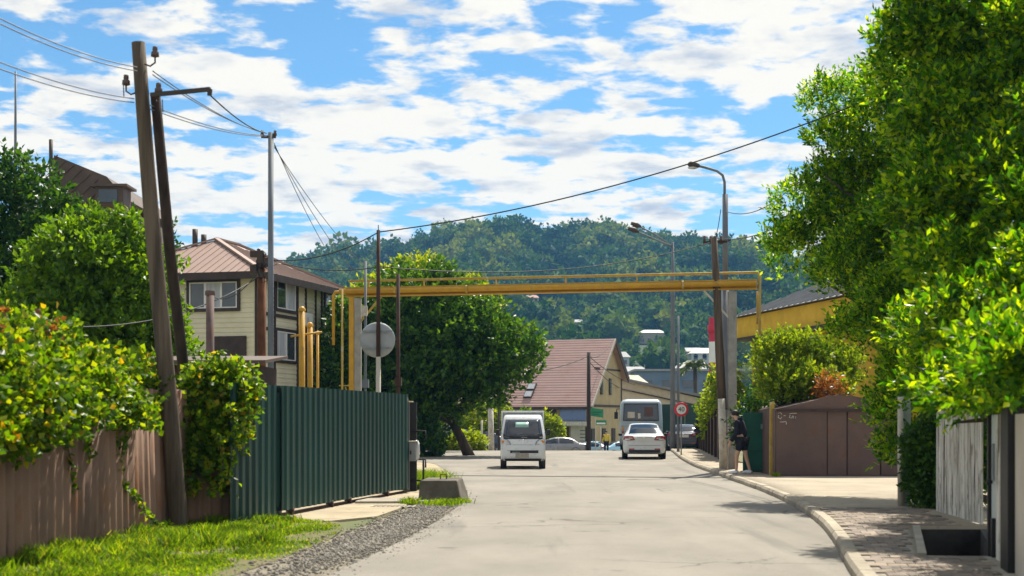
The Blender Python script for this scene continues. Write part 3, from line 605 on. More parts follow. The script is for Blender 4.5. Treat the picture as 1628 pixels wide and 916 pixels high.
# bright lawn on the slope
b = MB(); lawn_px = [(985, 470), (1042, 470), (1045, 500), (1010, 512), (985, 505)]
lv = [Vector(((px - 814) * Y / F, Y, hill_z((px - 814) * Y / F, Y) + 1.2)) for px, Y in lawn_px]; b.add(lv, [(0, 1, 2, 3, 4)])
o = struct(b.build('lawn', mat('bright_lawn', (.28, .33, .03), .95, var=.15, scale=.1)))
clear_xy.append(((1015 - 814) * 485 / F, 480, 13))
# far wood
spec = []; tries = 0
while len(spec) < 3900 and tries < 60000:
    tries += 1
    y = 265 + 715 * math.sqrt(random.random()); px = random.uniform(395, 1330); x = (px - 814) * y / F
    if any((x - a) ** 2 + ((y - b_) * .8) ** 2 < (c * .62) ** 2 or (abs(x - a * y / b_) < c * .5 and 0 < b_ - y < 70) for a, b_, c in clear_xy): continue
    dn = noise.noise(Vector((x * .012, y * .010, 9)))
    if y < 520 and random.random() < .35 - dn: continue
    r = random.choice((3.0, 4.2, 5.5, 6.6)) * random.uniform(.8, 1.2) * (1 + .5 * dn) * (.55 if y < 450 else 1); h = r * random.uniform(1.5, 2.5)
    if y > 930 and random.random() < .05: r *= 1.25; h *= 1.3
    spec.append((x, y, hill_z(x, y) - r * .35, r, h))
wood = stuff(crowns(spec, L_WOODS, 'hill_wood')); tag(wood, 'dense green wood covering the hill behind the town', 'wood')

# ------------------------------------------------------------------ far street: house with red roof, sheds, chimney, palm
def frame_axes(theta):
    'local axes of a building turned by theta: u to the right along its front, w into depth'
    return Vector((math.cos(theta), -math.sin(theta), 0)), Vector((math.sin(theta), math.cos(theta), 0))
g0 = -2.0
u_, w_ = frame_axes(R(22)); O = Vector((6.2, 116, 0)); LEN = 15.0; DEP = 9.0; ZE = 3.04; ZR = 8.35; ZB = 5.5; RD = .64
hh = thing('red_roof_house', O + Vector((0, 0, g0)), 'yellow gabled house with steep red metal roof at the end of the street', 'house')
def hp(a, d, z): return O - u_ * a + w_ * d + Vector((0, 0, z))          # a metres left of the right front corner
b = MB(); b.prism([hp(0, 0, g0), hp(0, DEP, g0), hp(0, DEP, ZB), hp(0, DEP * RD, ZR - .12), hp(0, 0, ZE - .1)], -u_ * LEN); b.build('wall', M_HOUSEY, hh)
rf = MB(); e = .5
f0 = lambda a: hp(a, -e, ZE - e * .93); r0 = lambda a: hp(a, DEP * RD, ZR + .05); k0 = lambda a: hp(a, DEP + e, ZB - e * .85)
rf.prism([f0(-e), r0(-e), r0(LEN), f0(LEN)], (0, 0, .14)); rfo = rf.build('roof', M_REDROOF, hh)
rf = MB(); rf.prism([r0(-e), k0(-e), k0(LEN), r0(LEN)], (0, 0, .139)); rf.build('roof', M_REDROOF, hh)
for i in range(27):                                # tile courses stepped across the slope
    t0 = (i + .5) / 27; p0 = f0(-e).lerp(r0(-e), t0); p1 = f0(LEN).lerp(r0(LEN), t0); s_ = MB(); s_.bar(p0 + Vector((0, 0, .142)), p1 + Vector((0, 0, .142)), .05, .012); s_.build('roof_course', M_REDROOF, rfo)
b = MB(); b.bar(f0(-e - .03) + Vector((0, 0, .06)), r0(-e - .03) + Vector((0, 0, .06)), .06, .26); b.build('verge_board', M_WHITEW, hh)
b = MB(); b.bar(r0(-e - .03) + Vector((0, 0, .0)), k0(-e - .03), .06, .5); b.build('verge_board', M_BTRIM, hh)
b = MB(); b.bar(f0(-e) + Vector((0, 0, .0)), f0(LEN), .08, .22); b.build('fascia', M_BTRIM, hh)
sk = f0(5.4).lerp(r0(5.4), .13); sn = (r0(0) - f0(0)).normalized(); nn = u_.cross(sn).normalized(); nn = nn if nn.z > 0 else -nn
for i in range(2):
    c = sk + sn * (i * .95) + nn * .2; b = MB(); b.bar(c, c + sn * .8, .75, .1, nn); so = b.build('skylight', M_BTRIM, hh)
    b = MB(); b.bar(c + nn * .06 + sn * .08, c + nn * .06 + sn * .72, .6, .02, nn); b.build('pane', M_LAMP, so)
b = MB(); b.bar(hp(-.03, 0, ZE - .25), hp(-.03, DEP, ZE - .25), .06, .2); b.build('floor_band', M_BTRIM, hh)
b = MB(); b.bar(hp(-.03, 1.6, 5.9), hp(-.03, DEP, 5.9), .06, .14); b.build('floor_band', M_BTRIM, hh)
b = MB(); b.bar(hp(-.03, DEP - .08, g0), hp(-.03, DEP - .08, ZB - .3), .06, .2, w_); b.build('corner_board', M_BTRIM, hh)
for dd_ in (3.4, 5.7):
    b = MB(); b.bar(hp(-.04, dd_, 3.75), hp(-.04, dd_, 5.15), .1, .55, w_); wo_ = b.build('window', M_BTRIM, hh); b = MB(); b.bar(hp(-.09, dd_, 3.83), hp(-.09, dd_, 5.07), .04, .4, w_); b.build('pane', M_GLASS, wo_)
# ground floor shop front (front side)
b = MB(); b.bar(hp(.1, -.25, 2.1), hp(2.3, -.25, 2.1), .14, 1.1); b.build('shop_sign', M_BLUESIGN, hh)
b = MB(); b.bar(hp(-.3, -.65, 1.32), hp(2.9, -.65, 1.32), 1.3, .34); b.build('canopy', M_WHITEW, hh)
b = MB(); b.bar(hp(.75, -.3, g0), hp(.75, -.3, 1.15), 1.1, .5, w_); b.build('pier', M_HOUSEW, hh)
for a, wd in ((2.1, .85), (-.15 + .3, .28)):
    b = MB(); b.bar(hp(a, -.06, g0), hp(a, -.06, 1.0), .1, wd, u_); b.build('door', M_BTRIM, hh)
for k in range(9): b = MB(); b.bar(hp(.12, -.45, -1.5 + k * .28), hp(.5, -.45, -1.5 + k * .28), .22, .06); b.build('stair_tread', M_BTRIM, hh)
b = MB(); b.bar(hp(3.2, -.06, g0), hp(3.2, -.06, 2.6), .1, .9, u_); b.build('dark_bay', M_BTRIM, hh)
b = MB(); b.bar(hp(3.7, -.12, 1.3), hp(8.5, -.12, 1.3), .16, 2.5); b.build('shop_wall', M_WHITEW, hh)
b = MB(); b.bar(hp(4.2, -.22, 2.1), hp(4.8, -.22, 2.1), .05, .35); b.build('wall_plate', M_DARKTXT, hh)
for a in (4.6, 6.4): b = MB(); b.bar(hp(a, -.22, -.2), hp(a, -.22, 1.1), .06, 1.0, u_); b.build('window', M_GLASS, hh)
for dd_ in (1.2, 4.0, 6.6): b = MB(); b.bar(hp(-.04, dd_, -1.4), hp(-.04, dd_, .9), .1, .9, w_); b.build('door', M_BTRIM, hh)

wh = thing('warehouse', (14, 136, g0), 'long beige shed with low sloping roof behind the bus', 'shed')
b = MB(); A = at(985, 603, 136); B = at(1125, 636, 136); b.prism([Vector((A.x, 136, g0)), Vector((B.x, 136, g0)), Vector((B.x, 136, B.z)), Vector((A.x, 136, A.z))], (0, 14, 0)); b.build('wall', M_FARTAN, wh)
b = MB(); b.prism([A + Vector((-.3, -.5, .02)), B + Vector((.6, -.5, .02)), B + Vector((.6, 14.5, .02)), A + Vector((-.3, 14.5, .02))], (0, 0, .25)); b.build('roof', M_SLATE, wh)
b = MB(); b.bar(A + Vector((0, -.1, -.9)), B + Vector((0, -.1, -.75)), .08, .12); b.build('wall_rail', M_BTRIM, wh)
cr = thing('cream_shed', at(1007, 620, 145).to_2d().to_3d() + Vector((0, 0, g0)), 'small shed with cream hipped roof peeping over the beige shed', 'shed')
c = at(1004, 612, 146); b = MB(); b.box((c.x, 146, (c.z + g0) / 2), (2.6, 4, c.z - g0)); b.build('wall', M_FARWALL, cr)
b = MB(); b.add([(c.x - 1.5, 143.8, c.z + .01), (c.x + 1.7, 143.8, c.z + .01), (c.x + 1.7, 148.2, c.z + .01), (c.x - 1.5, 148.2, c.z + .01), (c.x - .9, 146, c.z + 1), (c.x + .7, 146, c.z + 1)], [(0, 1, 5, 4), (1, 2, 5), (2, 3, 4, 5), (3, 0, 4), (3, 2, 1, 0)]); b.build('roof', M_HOUSEW, cr)
bl = thing('blue_grey_hall', (26, 222, -2.5), 'wide flat blue grey hall below the wooded slope', 'building')
a = at(1012, 590, 222); c = at(1180, 590, 222)
b = MB(); b.box(((a.x + c.x) / 2, 228, (a.z - 2.5) / 2), (c.x - a.x, 12, a.z + 2.5)); b.build('wall', M_BLUEW, bl)
b = MB(); b.box(((a.x + c.x) / 2, 228, a.z + .16), (c.x - a.x + .8, 12.8, .3)); b.build('roof', M_FARROOF, bl)
for i in range(5): b = MB(); b.box((a.x + 1.6 + i * 3.2, 221.97, a.z - 2), (1.6, .1, 1.2)); b.build('window', M_GLASS, bl)

ch = thing('striped_chimney', (24.1, 170, -2.2), 'tall red and white striped chimney behind the roadside vines', 'chimney')
zt = at(1134, 505, 170).z; z = zt; k = 0; hts = [2.9, 2.5, 2.5, 2.5, 2.5, 3]
for h in hts:
    r_ = .62 - .0 * k; b = MB(); b.lathe((24.1, 170, 0), [(.56 + .004 * k, z), (.56 + .004 * (k + 1), z - h)], 18)
    if k == 0: b.lathe((24.1, 170, 0), [(.57, z - h * .30), (.72, z - h * .32), (.72, z - h * .62), (.57, z - h * .64)], 18); b.lathe((24.1, 170, 0), [(0, z - .002), (.56, z)], 18)
    b.build('band', (M_REDP, M_WHITEP)[k % 2], ch); z -= h; k += 1

pt = at(1105, 582, 158)
pa = thing('palm_tree', (pt.x, 158, -2.1), 'palm tree with drooping fronds behind the beige shed', 'palm')
b = MB(); b.tube([(pt.x, 158, -2.2), (pt.x + .1, 158, 2), (pt.x, 158, pt.z)], [.3, .24, .22], 9); b.build('trunk', M_BARK, pa)
for k in range(16):
    a = k * 2.4; el = random.uniform(.1, 1.2); d = Vector((math.cos(a) * math.cos(el), math.sin(a) * math.cos(el), math.sin(el))); ln = random.uniform(1.7, 2.3)
    V = []; D = []
    for j in range(14):
        t = (j + 1) / 14; p = pt + d * ln * t + Vector((0, 0, -1.3 * t * t)); tg = (d + Vector((0, 0, -2.6 * t / ln))).normalized(); sd = tg.cross(Vector((0, 0, 1))).normalized()
        for s_ in (-1, 1): V.append(p); D.append((tg * .8 + sd * s_ * .8 + Vector((0, 0, -.25))).normalized())
    lv_, lt_ = leaf_geo(np.array([v[:] for v in V]), np.array([d_[:] for d_ in D]), .8, .2); tri_mesh('frond', lv_, lt_, L_PALM, pa)

# teal fence by the speed sign
tf = thing('teal_yard_fence', (9.6, 83, gz(83)), 'dark teal sheet fence behind the round speed sign', 'fence')
for i in range(4):
    b = MB(); x0 = at(1050, 700, 83).x + i * .72; b.box((x0 + .35, 83 + .02 * (i % 2), gz(83) + 1.35), (.70, .05, 2.7)); b.build('metal_sheet', M_GREEN, tf)

# ------------------------------------------------------------------ left: cream house
A = Vector((-10.5, 58, 0)); u2 = Vector((1.9, 7.0, 0)).normalized(); LR = 8.2          # right-hand facade runs from corner A along u2
n2 = Vector((u2.y, -u2.x, 0)); v2 = -n2; LL = 7.0                                           # n2: outward of right facade; left facade runs along v2
EZ = at(405, 432, 58).z
ho = thing('cream_house', A + (u2 * LR + v2 * LL) / 2, 'two storey cream clapboard house with brown hipped roof behind the green fence', 'house')
def q(a, d, z, o=0): return A + v2 * a + u2 * d + Vector((0, 0, z))
b = MB(); b.prism([q(0, 0, -.1), q(LL, 0, -.1), q(LL, LR, -.1), q(0, LR, -.1)], (0, 0, EZ + .1)); wl = b.build('wall', M_CREAM, ho)
lap = MB(); nb = int(EZ / .2)
for i in range(nb):
    z = i * .2
    for (p, e_, out) in ((q(0, 0, z), q(LL, 0, z), -u2), (q(0, 0, z), q(0, LR, z), n2)):
        lap.add([p + out * .035, e_ + out * .035, e_ + out * .008 + Vector((0, 0, .2)), p + out * .008 + Vector((0, 0, .2)), p + out * .0, e_ + out * .0], [(0, 1, 2, 3), (4, 5, 1, 0)])
stuff(lap.build('clapboards', M_CREAM, ho))
ov = .6; rt = at(320, 373, 60.5).z
c0, c1, c2_, c3 = q(-ov, -ov, EZ - .05), q(LL + ov, -ov, EZ - .05), q(LL + ov, LR + ov, EZ - .05), q(-ov, LR + ov, EZ - .05)
pk0 = q(LL / 2, LL / 2, rt); pk1 = q(LL / 2, LR - LL / 2 + 1.0, rt)
b = MB(); b.add([c0, c1, c2_, c3, pk0, pk1], [(0, 1, 4), (1, 2, 5, 4), (2, 3, 5), (3, 0, 4, 5), (3, 2, 1, 0)]); ro = b.build('roof', M_BROOF, ho)
def seams(p0, p1, apex_fn, n):
    for i in range(1, n):
        t = i / n; a_ = p0.lerp(p1, t); t_ = apex_fn(t); s_ = MB(); s_.bar(a_ + Vector((0, 0, .015)), t_ + Vector((0, 0, .015)), .025, .03); s_.build('roof_seam', M_BROOF, ro)
seams(c0, c1, lambda t: (c0.lerp(c1, t)).lerp(pk0 if True else pk0, 0) + (u2 * (LL / 2 + ov) + Vector((0, 0, rt - EZ + .05))) * (1 - abs(2 * t - 1)) , 22)
seams(c3, c0, lambda t: c3.lerp(c0, t) + (v2 * (LL / 2 + ov) + Vector((0, 0, rt - EZ + .05))) * min(1, 2.0 * (1 - t) * (LR + 2 * ov) / (LL + 2 * ov), 2.0 * t * (LR + 2 * ov) / (LL + 2 * ov)), 24)
for p_, q_ in ((c0, pk0), (c1, pk0), (c3, pk1), (pk0, pk1)): s_ = MB(); s_.bar(p_ + Vector((0, 0, .06)), q_ + Vector((0, 0, .06)), .2, .08); s_.build('ridge_cap', M_BROOF, ro)
for p_, q_ in ((c0, c1), (c0, c3)): s_ = MB(); s_.bar(p_ - Vector((0, 0, .14)), q_ - Vector((0, 0, .14)), .06, .3); s_.build('fascia', M_BTRIM, ho)
for a_, h_ in ((LL * .62, .95), (LL * .56, .7)):
    s_ = MB(); p_ = q(a_, LL * .45, rt - .5); s_.tube([p_, p_ + Vector((0, 0, h_))], .12, 10); s_.build('flue', M_DKSTEEL, ho)
def hwin(face, s0, s1, z0, z1, panes, curtain=True):
    'window on face L (left facade, s along v2) or R (right facade, s along u2)'
    dir_, out = (v2, -u2) if face == 'L' else (u2, n2)
    p = A + dir_ * s0 + out * .05 + Vector((0, 0, (z0 + z1) / 2)); e_ = A + dir_ * s1 + out * .05 + Vector((0, 0, (z0 + z1) / 2))
    s_ = MB(); fr = .13; D = dir_
    s_.bar(p - D * fr + Vector((0, 0, (z1 - z0) / 2 + fr / 2)), e_ + D * fr + Vector((0, 0, (z1 - z0) / 2 + fr / 2)), .1, fr); s_.bar(p - D * fr - Vector((0, 0, (z1 - z0) / 2 + fr / 2)), e_ + D * fr - Vector((0, 0, (z1 - z0) / 2 + fr / 2)), .12, fr)
    for x_ in (p - D * fr / 2, e_ + D * fr / 2): s_.bar(x_ - Vector((0, 0, (z1 - z0) / 2)), x_ + Vector((0, 0, (z1 - z0) / 2)), fr, .1, out)
    wo_ = s_.build('window', M_BTRIM, ho)
    n = len(panes)
    for i, kind in enumerate(panes):
        a_ = p.lerp(e_, i / n); c_ = p.lerp(e_, (i + 1) / n); s_ = MB(); s_.bar(a_ + D * .05, c_ - D * .05, .03, z1 - z0 - .1); s_.build('pane', M_CURT if kind == 'c' else M_GLASS, wo_)
        s_ = MB(); m_ = .05
        for zz_ in (z0 + m_ / 2, z1 - m_ / 2): s_.bar(Vector((a_.x, a_.y, zz_)) + out * .02, Vector((c_.x, c_.y, zz_)) + out * .02, .05, m_)
        for x_ in (a_ + D * m_ / 2, c_ - D * m_ / 2): s_.bar(Vector((x_.x, x_.y, z0)) + out * .021, Vector((x_.x, x_.y, z1)) + out * .021, m_, .05, out)
        s_.build('frame', M_WFRAME, wo_)
zp = lambda py, Y=58: at(0, py, Y).z
hwin('L', .75, 2.9, zp(489), zp(447), 'gcg')
hwin('R', .25, .5, zp(490), zp(440), 'g'); hwin('R', 2.0, 3.9, zp(490, 60), zp(445, 60), 'gc'); hwin('R', .25, .5, zp(575), zp(520), 'g'); hwin('R', 2.0, 3.9, zp(572, 60), zp(526, 60), 'cg'); hwin('R', 7.3, 8.0, zp(508, 65), zp(468, 65), 'g')
s_ = MB(); s_.bar(A + v2 * .35 - u2 * .06 + Vector((0, 0, zp(556))), A + v2 * 1.75 - u2 * .06 + Vector((0, 0, zp(556))), .12, zp(534) - zp(578)); s_.build('garage_door', M_BTRIM, ho)
for d_ in (0.0, 1.75, 4.1, 5.0, 6.1, 6.8):
    s_ = MB(); w_b = .16 if d_ == 0 else .09; s_.bar(A + u2 * (d_ + .08) + n2 * .05 + Vector((0, 0, 0)), A + u2 * (d_ + .08) + n2 * .05 + Vector((0, 0, EZ - .1)), .08, w_b, u2); s_.build('trim_board', M_BTRIM, ho)
for z_ in (zp(496), zp(520)):
    s_ = MB(); s_.bar(A + u2 * .1 + n2 * .055 + Vector((0, 0, z_)), A + u2 * 4.1 + n2 * .055 + Vector((0, 0, z_)), .06, .14); s_.build('trim_board', M_BTRIM, ho)
ac = A + u2 * 4.55 + n2 * .28 + Vector((0, 0, zp(505, 61)))
s_ = MB(); s_.bar(ac - u2 * .45, ac + u2 * .45, .32, .58); aco = bevel(s_.build('air_conditioner', M_WFRAME, ho), .03)
s_ = MB(); 
for k in range(6): s_.lathe(tuple(ac + n2 * .165 - u2 * .1), [(.03 + .035 * k, 0), (.04 + .035 * k, .004)], 16, 'X')
s_.build('fan_grille', M_PLAST, aco)

# building with dark mansard roof, far upper left
mo = thing('mansard_house', (-19, 62, 0), 'tall house with dark brown mansard roof and dormer above the left trees', 'house')
b = MB(); X0 = at(40, 300, 62).x; X1 = at(232, 330, 64).x; zt = at(95, 252, 62).z; ze = at(215, 325, 64).z
b.box(((X0 + X1) / 2 - .5, 66, ze / 2 - .2), (X1 - X0, 8, ze - .4)); b.build('wall', M_FARTAN, mo)
tl_ = at(92, 250, 62); tm = at(190, 293, 63.5); te = at(228, 332, 64.5)
b = MB(); b.prism([Vector((tl_.x, 61.5, tl_.z)), Vector((tm.x, 61.5, tm.z)), Vector((te.x, 61.5, te.z)), Vector((te.x - 3.6, 61.5, te.z - .4)), ], (0, 9, 0)); b.build('roof', M_DKROOF, mo)
b = MB(); pr = at(178, 313, 61); b.box((pr.x, 61.2, pr.z), (1.2, 1.2, .75)); dm = b.build('dormer', M_DKROOF, mo); b = MB(); b.box((pr.x, 61.2, pr.z + .42), (1.6, 1.6, .1)); b.build('dormer_roof', M_DKROOF, dm); b = MB(); b.box((pr.x - .05, 60.58, pr.z - .02), (.8, .05, .55)); b.build('pane', M_GLASS, dm)
for k in range(9):
    p_ = Vector((tl_.x, 61.45, tl_.z)).lerp(Vector((te.x, 61.45, te.z)), (k + .5) / 9); s_ = MB(); s_.bar(p_ + Vector((0, 0, .1)), p_ + Vector((-.9, 0, -.75)), .03, .05); s_.build('roof_seam', M_DKROOF, mo)
b = MB(); p_ = at(81, 258, 63); b.tube([p_ - Vector((0, 0, 1)), at(81, 222, 63)], .09, 8); b.build('flue', M_DKSTEEL, mo)
b = MB(); b.tube([at(24, 330, 60), at(25, 114, 60)], [.07, .045], 6); tag(rebase(b.build('antenna_mast', M_GREYP)), 'thin tall grey antenna mast rising from the far left trees', 'mast')

# low rusty shed behind the vines
sh = thing('brown_shed', (-7.1, 27.5, 0), 'low dark brown shed half hidden behind the vines and wooden pole', 'shed')
b = MB(); a_ = at(215, 580, 27); c_ = at(408, 580, 27); b.box(((a_.x + c_.x) / 2, 28.2, a_.z / 2), (c_.x - a_.x, 2.2, a_.z)); b.build('wall', M_RUSTD, sh)
b = MB(); b.prism([Vector((a_.x - .2, 26.8, a_.z + .02)), Vector((c_.x + .2, 26.8, a_.z + .02)), Vector((c_.x + .2, 29.5, a_.z + .22)), Vector((a_.x - .2, 29.5, a_.z + .22))], (0, 0, .06)); b.build('roof', M_DKROOF, sh)
# ------------------------------------------------------------------ left fences
def corrugated(L_, H, period, depth, trap=True, z0=0.0, jag=0.0):
    'sheet in the local x-z plane, ribs vertical, rib depth along -y'
    mb = MB(); prof = []; n = int(round(L_ / period))
    for i in range(n):
        x = i * L_ / n; p = L_ / n
        if trap: prof += [(x, 0), (x + p * .38, 0), (x + p * .50, -depth), (x + p * .88, -depth)]
        else: prof += [(x + p * k / 6, -depth * .5 * (1 - math.cos(2 * math.pi * k / 6))) for k in range(6)]
    prof.append((L_, 0)); vs = [(x, y, z0) for x, y in prof] + [(x, y, H + random.uniform(-jag, jag)) for x, y in prof]; k = len(prof)
    vs += [(x, y + .004, z) for x, y, z in vs]
    fs = [(i, i + 1, k + i + 1, k + i) for i in range(k - 1)] + [(2 * k + i + 1, 2 * k + i, 3 * k + i, 3 * k + i + 1) for i in range(k - 1)] + [(k + i, k + i + 1, 3 * k + i + 1, 3 * k + i) for i in range(k - 1)]
    mb.add(vs, fs, not trap); return mb
def sheet_fence(root, P, Q, H, n, period, depth, m, trap, z0, tilt=.0, jag=0.0, hvar=0.0):
    d = (Q - P); L_ = d.length / n; ang = math.atan2(d.y, d.x)
    for i in range(n):
        h = H + random.uniform(-hvar, hvar); o = corrugated(L_ * 1.02, h, period, depth, trap, z0, jag).build('metal_sheet', m, root)
        p = P + d * (i / n); nn_ = Vector((d.y, -d.x, 0)).normalized()
        o.matrix_parent_inverse = Matrix(); o.location = p - root.location + nn_ * (.006 * (i % 2)); o.rotation_euler = (random.gauss(0, tilt), random.gauss(0, tilt * .6), ang)
bf = thing('corrugated_fence', Vector((-5.35, 18.2, 0)), 'rusty brown corrugated metal fence below the hanging vines', 'fence')
BP, BQ = Vector((-6.35, 9.0, 0)), Vector((-4.98, 21.6, 0))
sheet_fence(bf, BP, BQ, 2.05, 12, .2, .07, M_BROWN, False, -.03, .012, .01, .05)
sheet_fence(bf, BQ, Vector((-4.34, 22.0, 0)), 1.95, 1, .155, .05, M_BROWN, False, -.03, .012, .01, .02)
for t in np.linspace(0, 1, 7):
    p = BP.lerp(BQ, t) + Vector((-.1, 0, 0)); b = MB(); b.tube([p, p + Vector((0, 0, 2.1))], .04, 6); b.build('post', M_RUSTD, bf)
gf = thing('green_fence', Vector((-4.25, 22.2, 0)), 'narrow dark green profiled fence panel between the vines and the sliding gate', 'fence')
GP, GM, GQ = Vector((-4.27, 21.55, 0)), Vector((-3.90, 23.5, 0)), Vector((-2.42, 31.3, 0))
sheet_fence(gf, GP, GM + Vector((.035, .16, 0)), 2.17, 2, .27, .035, M_GREEN, True, .03, .003)
b = MB(); b.bar(GM + Vector((-.1, -.05, 0)), GM + Vector((-.1, -.05, 2.16)), .08, .08); b.build('post', M_BLACK, gf)
sg = thing('sliding_gate', Vector((-3.15, 27.4, 0)), 'long dark green profiled sheet sliding gate on rollers', 'gate')
off = Vector((.10, -.02, 0))
sheet_fence(sg, GM + off, GQ + off, 2.17, 7, .28, .035, M_GREEN, True, .10, .002)
gd = (GQ - GM).normalized(); gn = Vector((gd.y, -gd.x, 0))
for z_ in (.13, 2.10): b = MB(); b.bar(GM + off - gn * .05 + Vector((0, 0, z_)), GQ + off - gn * .05 + Vector((0, 0, z_)), .06, .06); b.build('frame_rail', M_BLACK, sg)
b = MB(); b.bar(GQ + off + gd * .06 + gn * .0 + Vector((0, 0, .1)), GQ + off + gd * .06 + Vector((0, 0, 2.0)), .12, .06, gn); b.build('end_stile', M_BLACK, sg)
for t in (.06, .33, .47, .80):
    p = (GM + off).lerp(GQ + off, t) - gn * .04; b = MB(); b.box(p + Vector((0, 0, .10)), (.08, .10, .09), math.atan2(gd.y, gd.x)); ro_ = b.build('roller_bracket', M_DKSTEEL, sg)
    b = MB(); b.lathe(p + gn * .06 + Vector((0, 0, .07)), [(0, -.02), (.06, -.02), (.06, .02), (0, .02)], 12, 'X'); b.build('roller', M_RUSTD, ro_)
b = MB(); b.bar(GM + off - gn * .04 + Vector((0, 0, .03)), GQ + off + gd * .4 - gn * .04 + Vector((0, 0, .03)), .05, .04); tag(b.build('gate_rail', M_RUSTD), 'steel floor rail under the green sliding gate', 'rail'); 
# end of the gate: steel catch post with staples, box, yellow post
cp = thing('gate_catch_post', Vector((-2.22, 31.9, 0)), 'black steel catch post with bracket loops at the far end of the green gate', 'post')
b = MB(); b.bar((-2.22, 31.95, 0), (-2.22, 31.95, 2.0), .16, .14); b.build('post', M_BLACK, cp)
b = MB(); b.bar((-2.32, 31.85, 0), (-2.32, 31.85, 1.9), .06, .05); b.build('post', M_GALV, cp)
for z_ in (1.35, .72, .25):
    b = MB(); b.tube([(-2.25, 31.85, z_), (-1.93, 31.75, z_), (-1.93, 31.75, z_ - .18)], .022, 6); b.build('bracket_loop', M_BLACK, cp)
b = MB(); b.tube([(-1.98, 31.76, .04), (-1.98, 31.76, .75)], .022, 6); b.build('bracket_loop', M_BLACK, cp)
c_ = at(645, 718, 31.5); bx_ = thing('meter_box', c_ - Vector((0, 0, .25)), 'grey metal meter box fixed beside the gate catch post', 'box')
b = MB(); b.box(c_, (.46, .24, .42)); bevel(b.build('case', M_GALV, bx_), .015); b = MB(); b.box(c_ + Vector((0, -.01, .225)), (.54, .32, .025)); b.build('lid', M_WHITEW, bx_); b = MB(); b.box(c_ + Vector((.12, -.125, -.02)), (.03, .02, .08)); b.build('latch', M_BLACK, bx_)
b = MB(); c_ = at(663, 716, 31.6); b.ell(c_, (.07, .08, .2), 10, 8, .25); tag(rebase(b.build('plastic_bag', M_WBAG)), 'crumpled white plastic bag hanging beside the meter box', 'bag')
yp = thing('cream_gate_post', Vector((-2.3, 33.2, 0)), 'pale cream double board post behind the end of the green gate', 'post')
for px in (645, 653): p_ = at(px, 632, 33.3); b = MB(); b.bar((p_.x, 33.3 + (px - 645) * .01, 0), (p_.x, 33.3 + (px - 645) * .01, p_.z - (px - 645) * .01), .105, .1); b.build('board', M_HOUSEW if px == 645 else M_CREAM, yp)
bk = thing('concrete_block', Vector((-1.4, 28.2, 0)), 'low weathered concrete block with sloping sides at the road bend', 'block')
b = MB(); b.add([(-1.84, 27.75, -.03), (-.98, 27.7, -.03), (-.86, 28.9, -.03), (-1.78, 28.95, -.03), (-1.80, 27.82, .42), (-1.08, 27.78, .42), (-1.0, 28.75, .44), (-1.72, 28.8, .44)], [(0, 1, 2, 3), (4, 5, 6, 7), (0, 1, 5, 4), (1, 2, 6, 5), (2, 3, 7, 6), (3, 0, 4, 7)]); bevel(b.build('body', M_CONCD, bk), .03, 2)
b = MB(); b.tube([(-1.3, 28.2, .43), (-1.3, 28.2, .52), (-1.42, 28.2, .52), (-1.42, 28.2, .43)], .012, 6); b.build('lifting_loop', M_RUST, bk)
dg = thing('drain_grate', Vector((-2.1, 26.1, 0)), 'rusty drain grate set into the gate apron', 'grate')
p_ = Vector((-2.2, 26.3, .012))
for k in range(9): b = MB(); b.bar(p_ + Vector((-.35 + k * .085, -.12, 0)), p_ + Vector((-.30 + k * .085, .14, 0)), .03, .015); b.build('bar', M_BLACK, dg)
b = MB(); b.box(p_ + Vector((0, 0, -.002)), (.82, .36, .006)); b.build('tray', M_WHITEW, dg)

# ------------------------------------------------------------------ vines and left trees
def line_pts(P, Q, n, spread, z0, z1, zf=None):
    t = rng.random(n); p = np.array(P)[None] + (np.array(Q) - np.array(P))[None] * t[:, None]; p[:, 0] += rng.normal(scale=spread, size=n); p[:, 1] += rng.normal(scale=.15, size=n); p[:, 2] = rng.uniform(z0, z1, n); return p
def vine(name, label, ells, n, k, strands, lm=L_VINE, Lf=.092, Wf=.074, extra=None):
    t = thing(name, Vector((ells[0][0][0], ells[0][0][1], 0)), label, 'vine')
    P, D = crown_pts(ells, n, .22, .4, 1.0, .25, -.3, .27); V, T = shoot_leaves(P, D, k, .28, Lf, Wf, 1.1)
    stuff(tri_mesh('foliage', V, T, lm, t))
    for pts in strands:
        b = MB(); b.tube(pts, .008, 5); so = b.build('stem', M_BARK, t)
        PP = []; 
        for a_, c_ in zip(pts[:-1], pts[1:]):
            a_, c_ = Vector(a_), Vector(c_); m = max(2, int((c_ - a_).length / .035))
            PP += [(a_.lerp(c_, i / m))[:] for i in range(m)]
        PP = np.array(PP).repeat(2, 0) + rng.normal(scale=.02, size=(len(PP) * 2, 3)); DD = nrm(rng.normal(size=PP.shape) + np.array([.7, -.6, -.5])); V, T = leaf_geo(PP, DD, rng.uniform(.06, .12, len(PP)), rng.uniform(.05, .09, len(PP)))
        tri_mesh('strand_leaves', V, T, lm, t)
    if extra is not None:
        for c_, r_, nn_ in extra:
            P, D = crown_pts([(c_, r_)], nn_, .4, .3, 2, .3); V, T = shoot_leaves(P, D, 6, .16, .09, .07, 1.1); stuff(tri_mesh('red_foliage', V, T, L_RED, t))
    return t
def hang(px0, py0, Y, pts): return [at(px0, py0, Y)[:]] + [at(a_, c_, y_)[:] for a_, c_, y_ in pts]
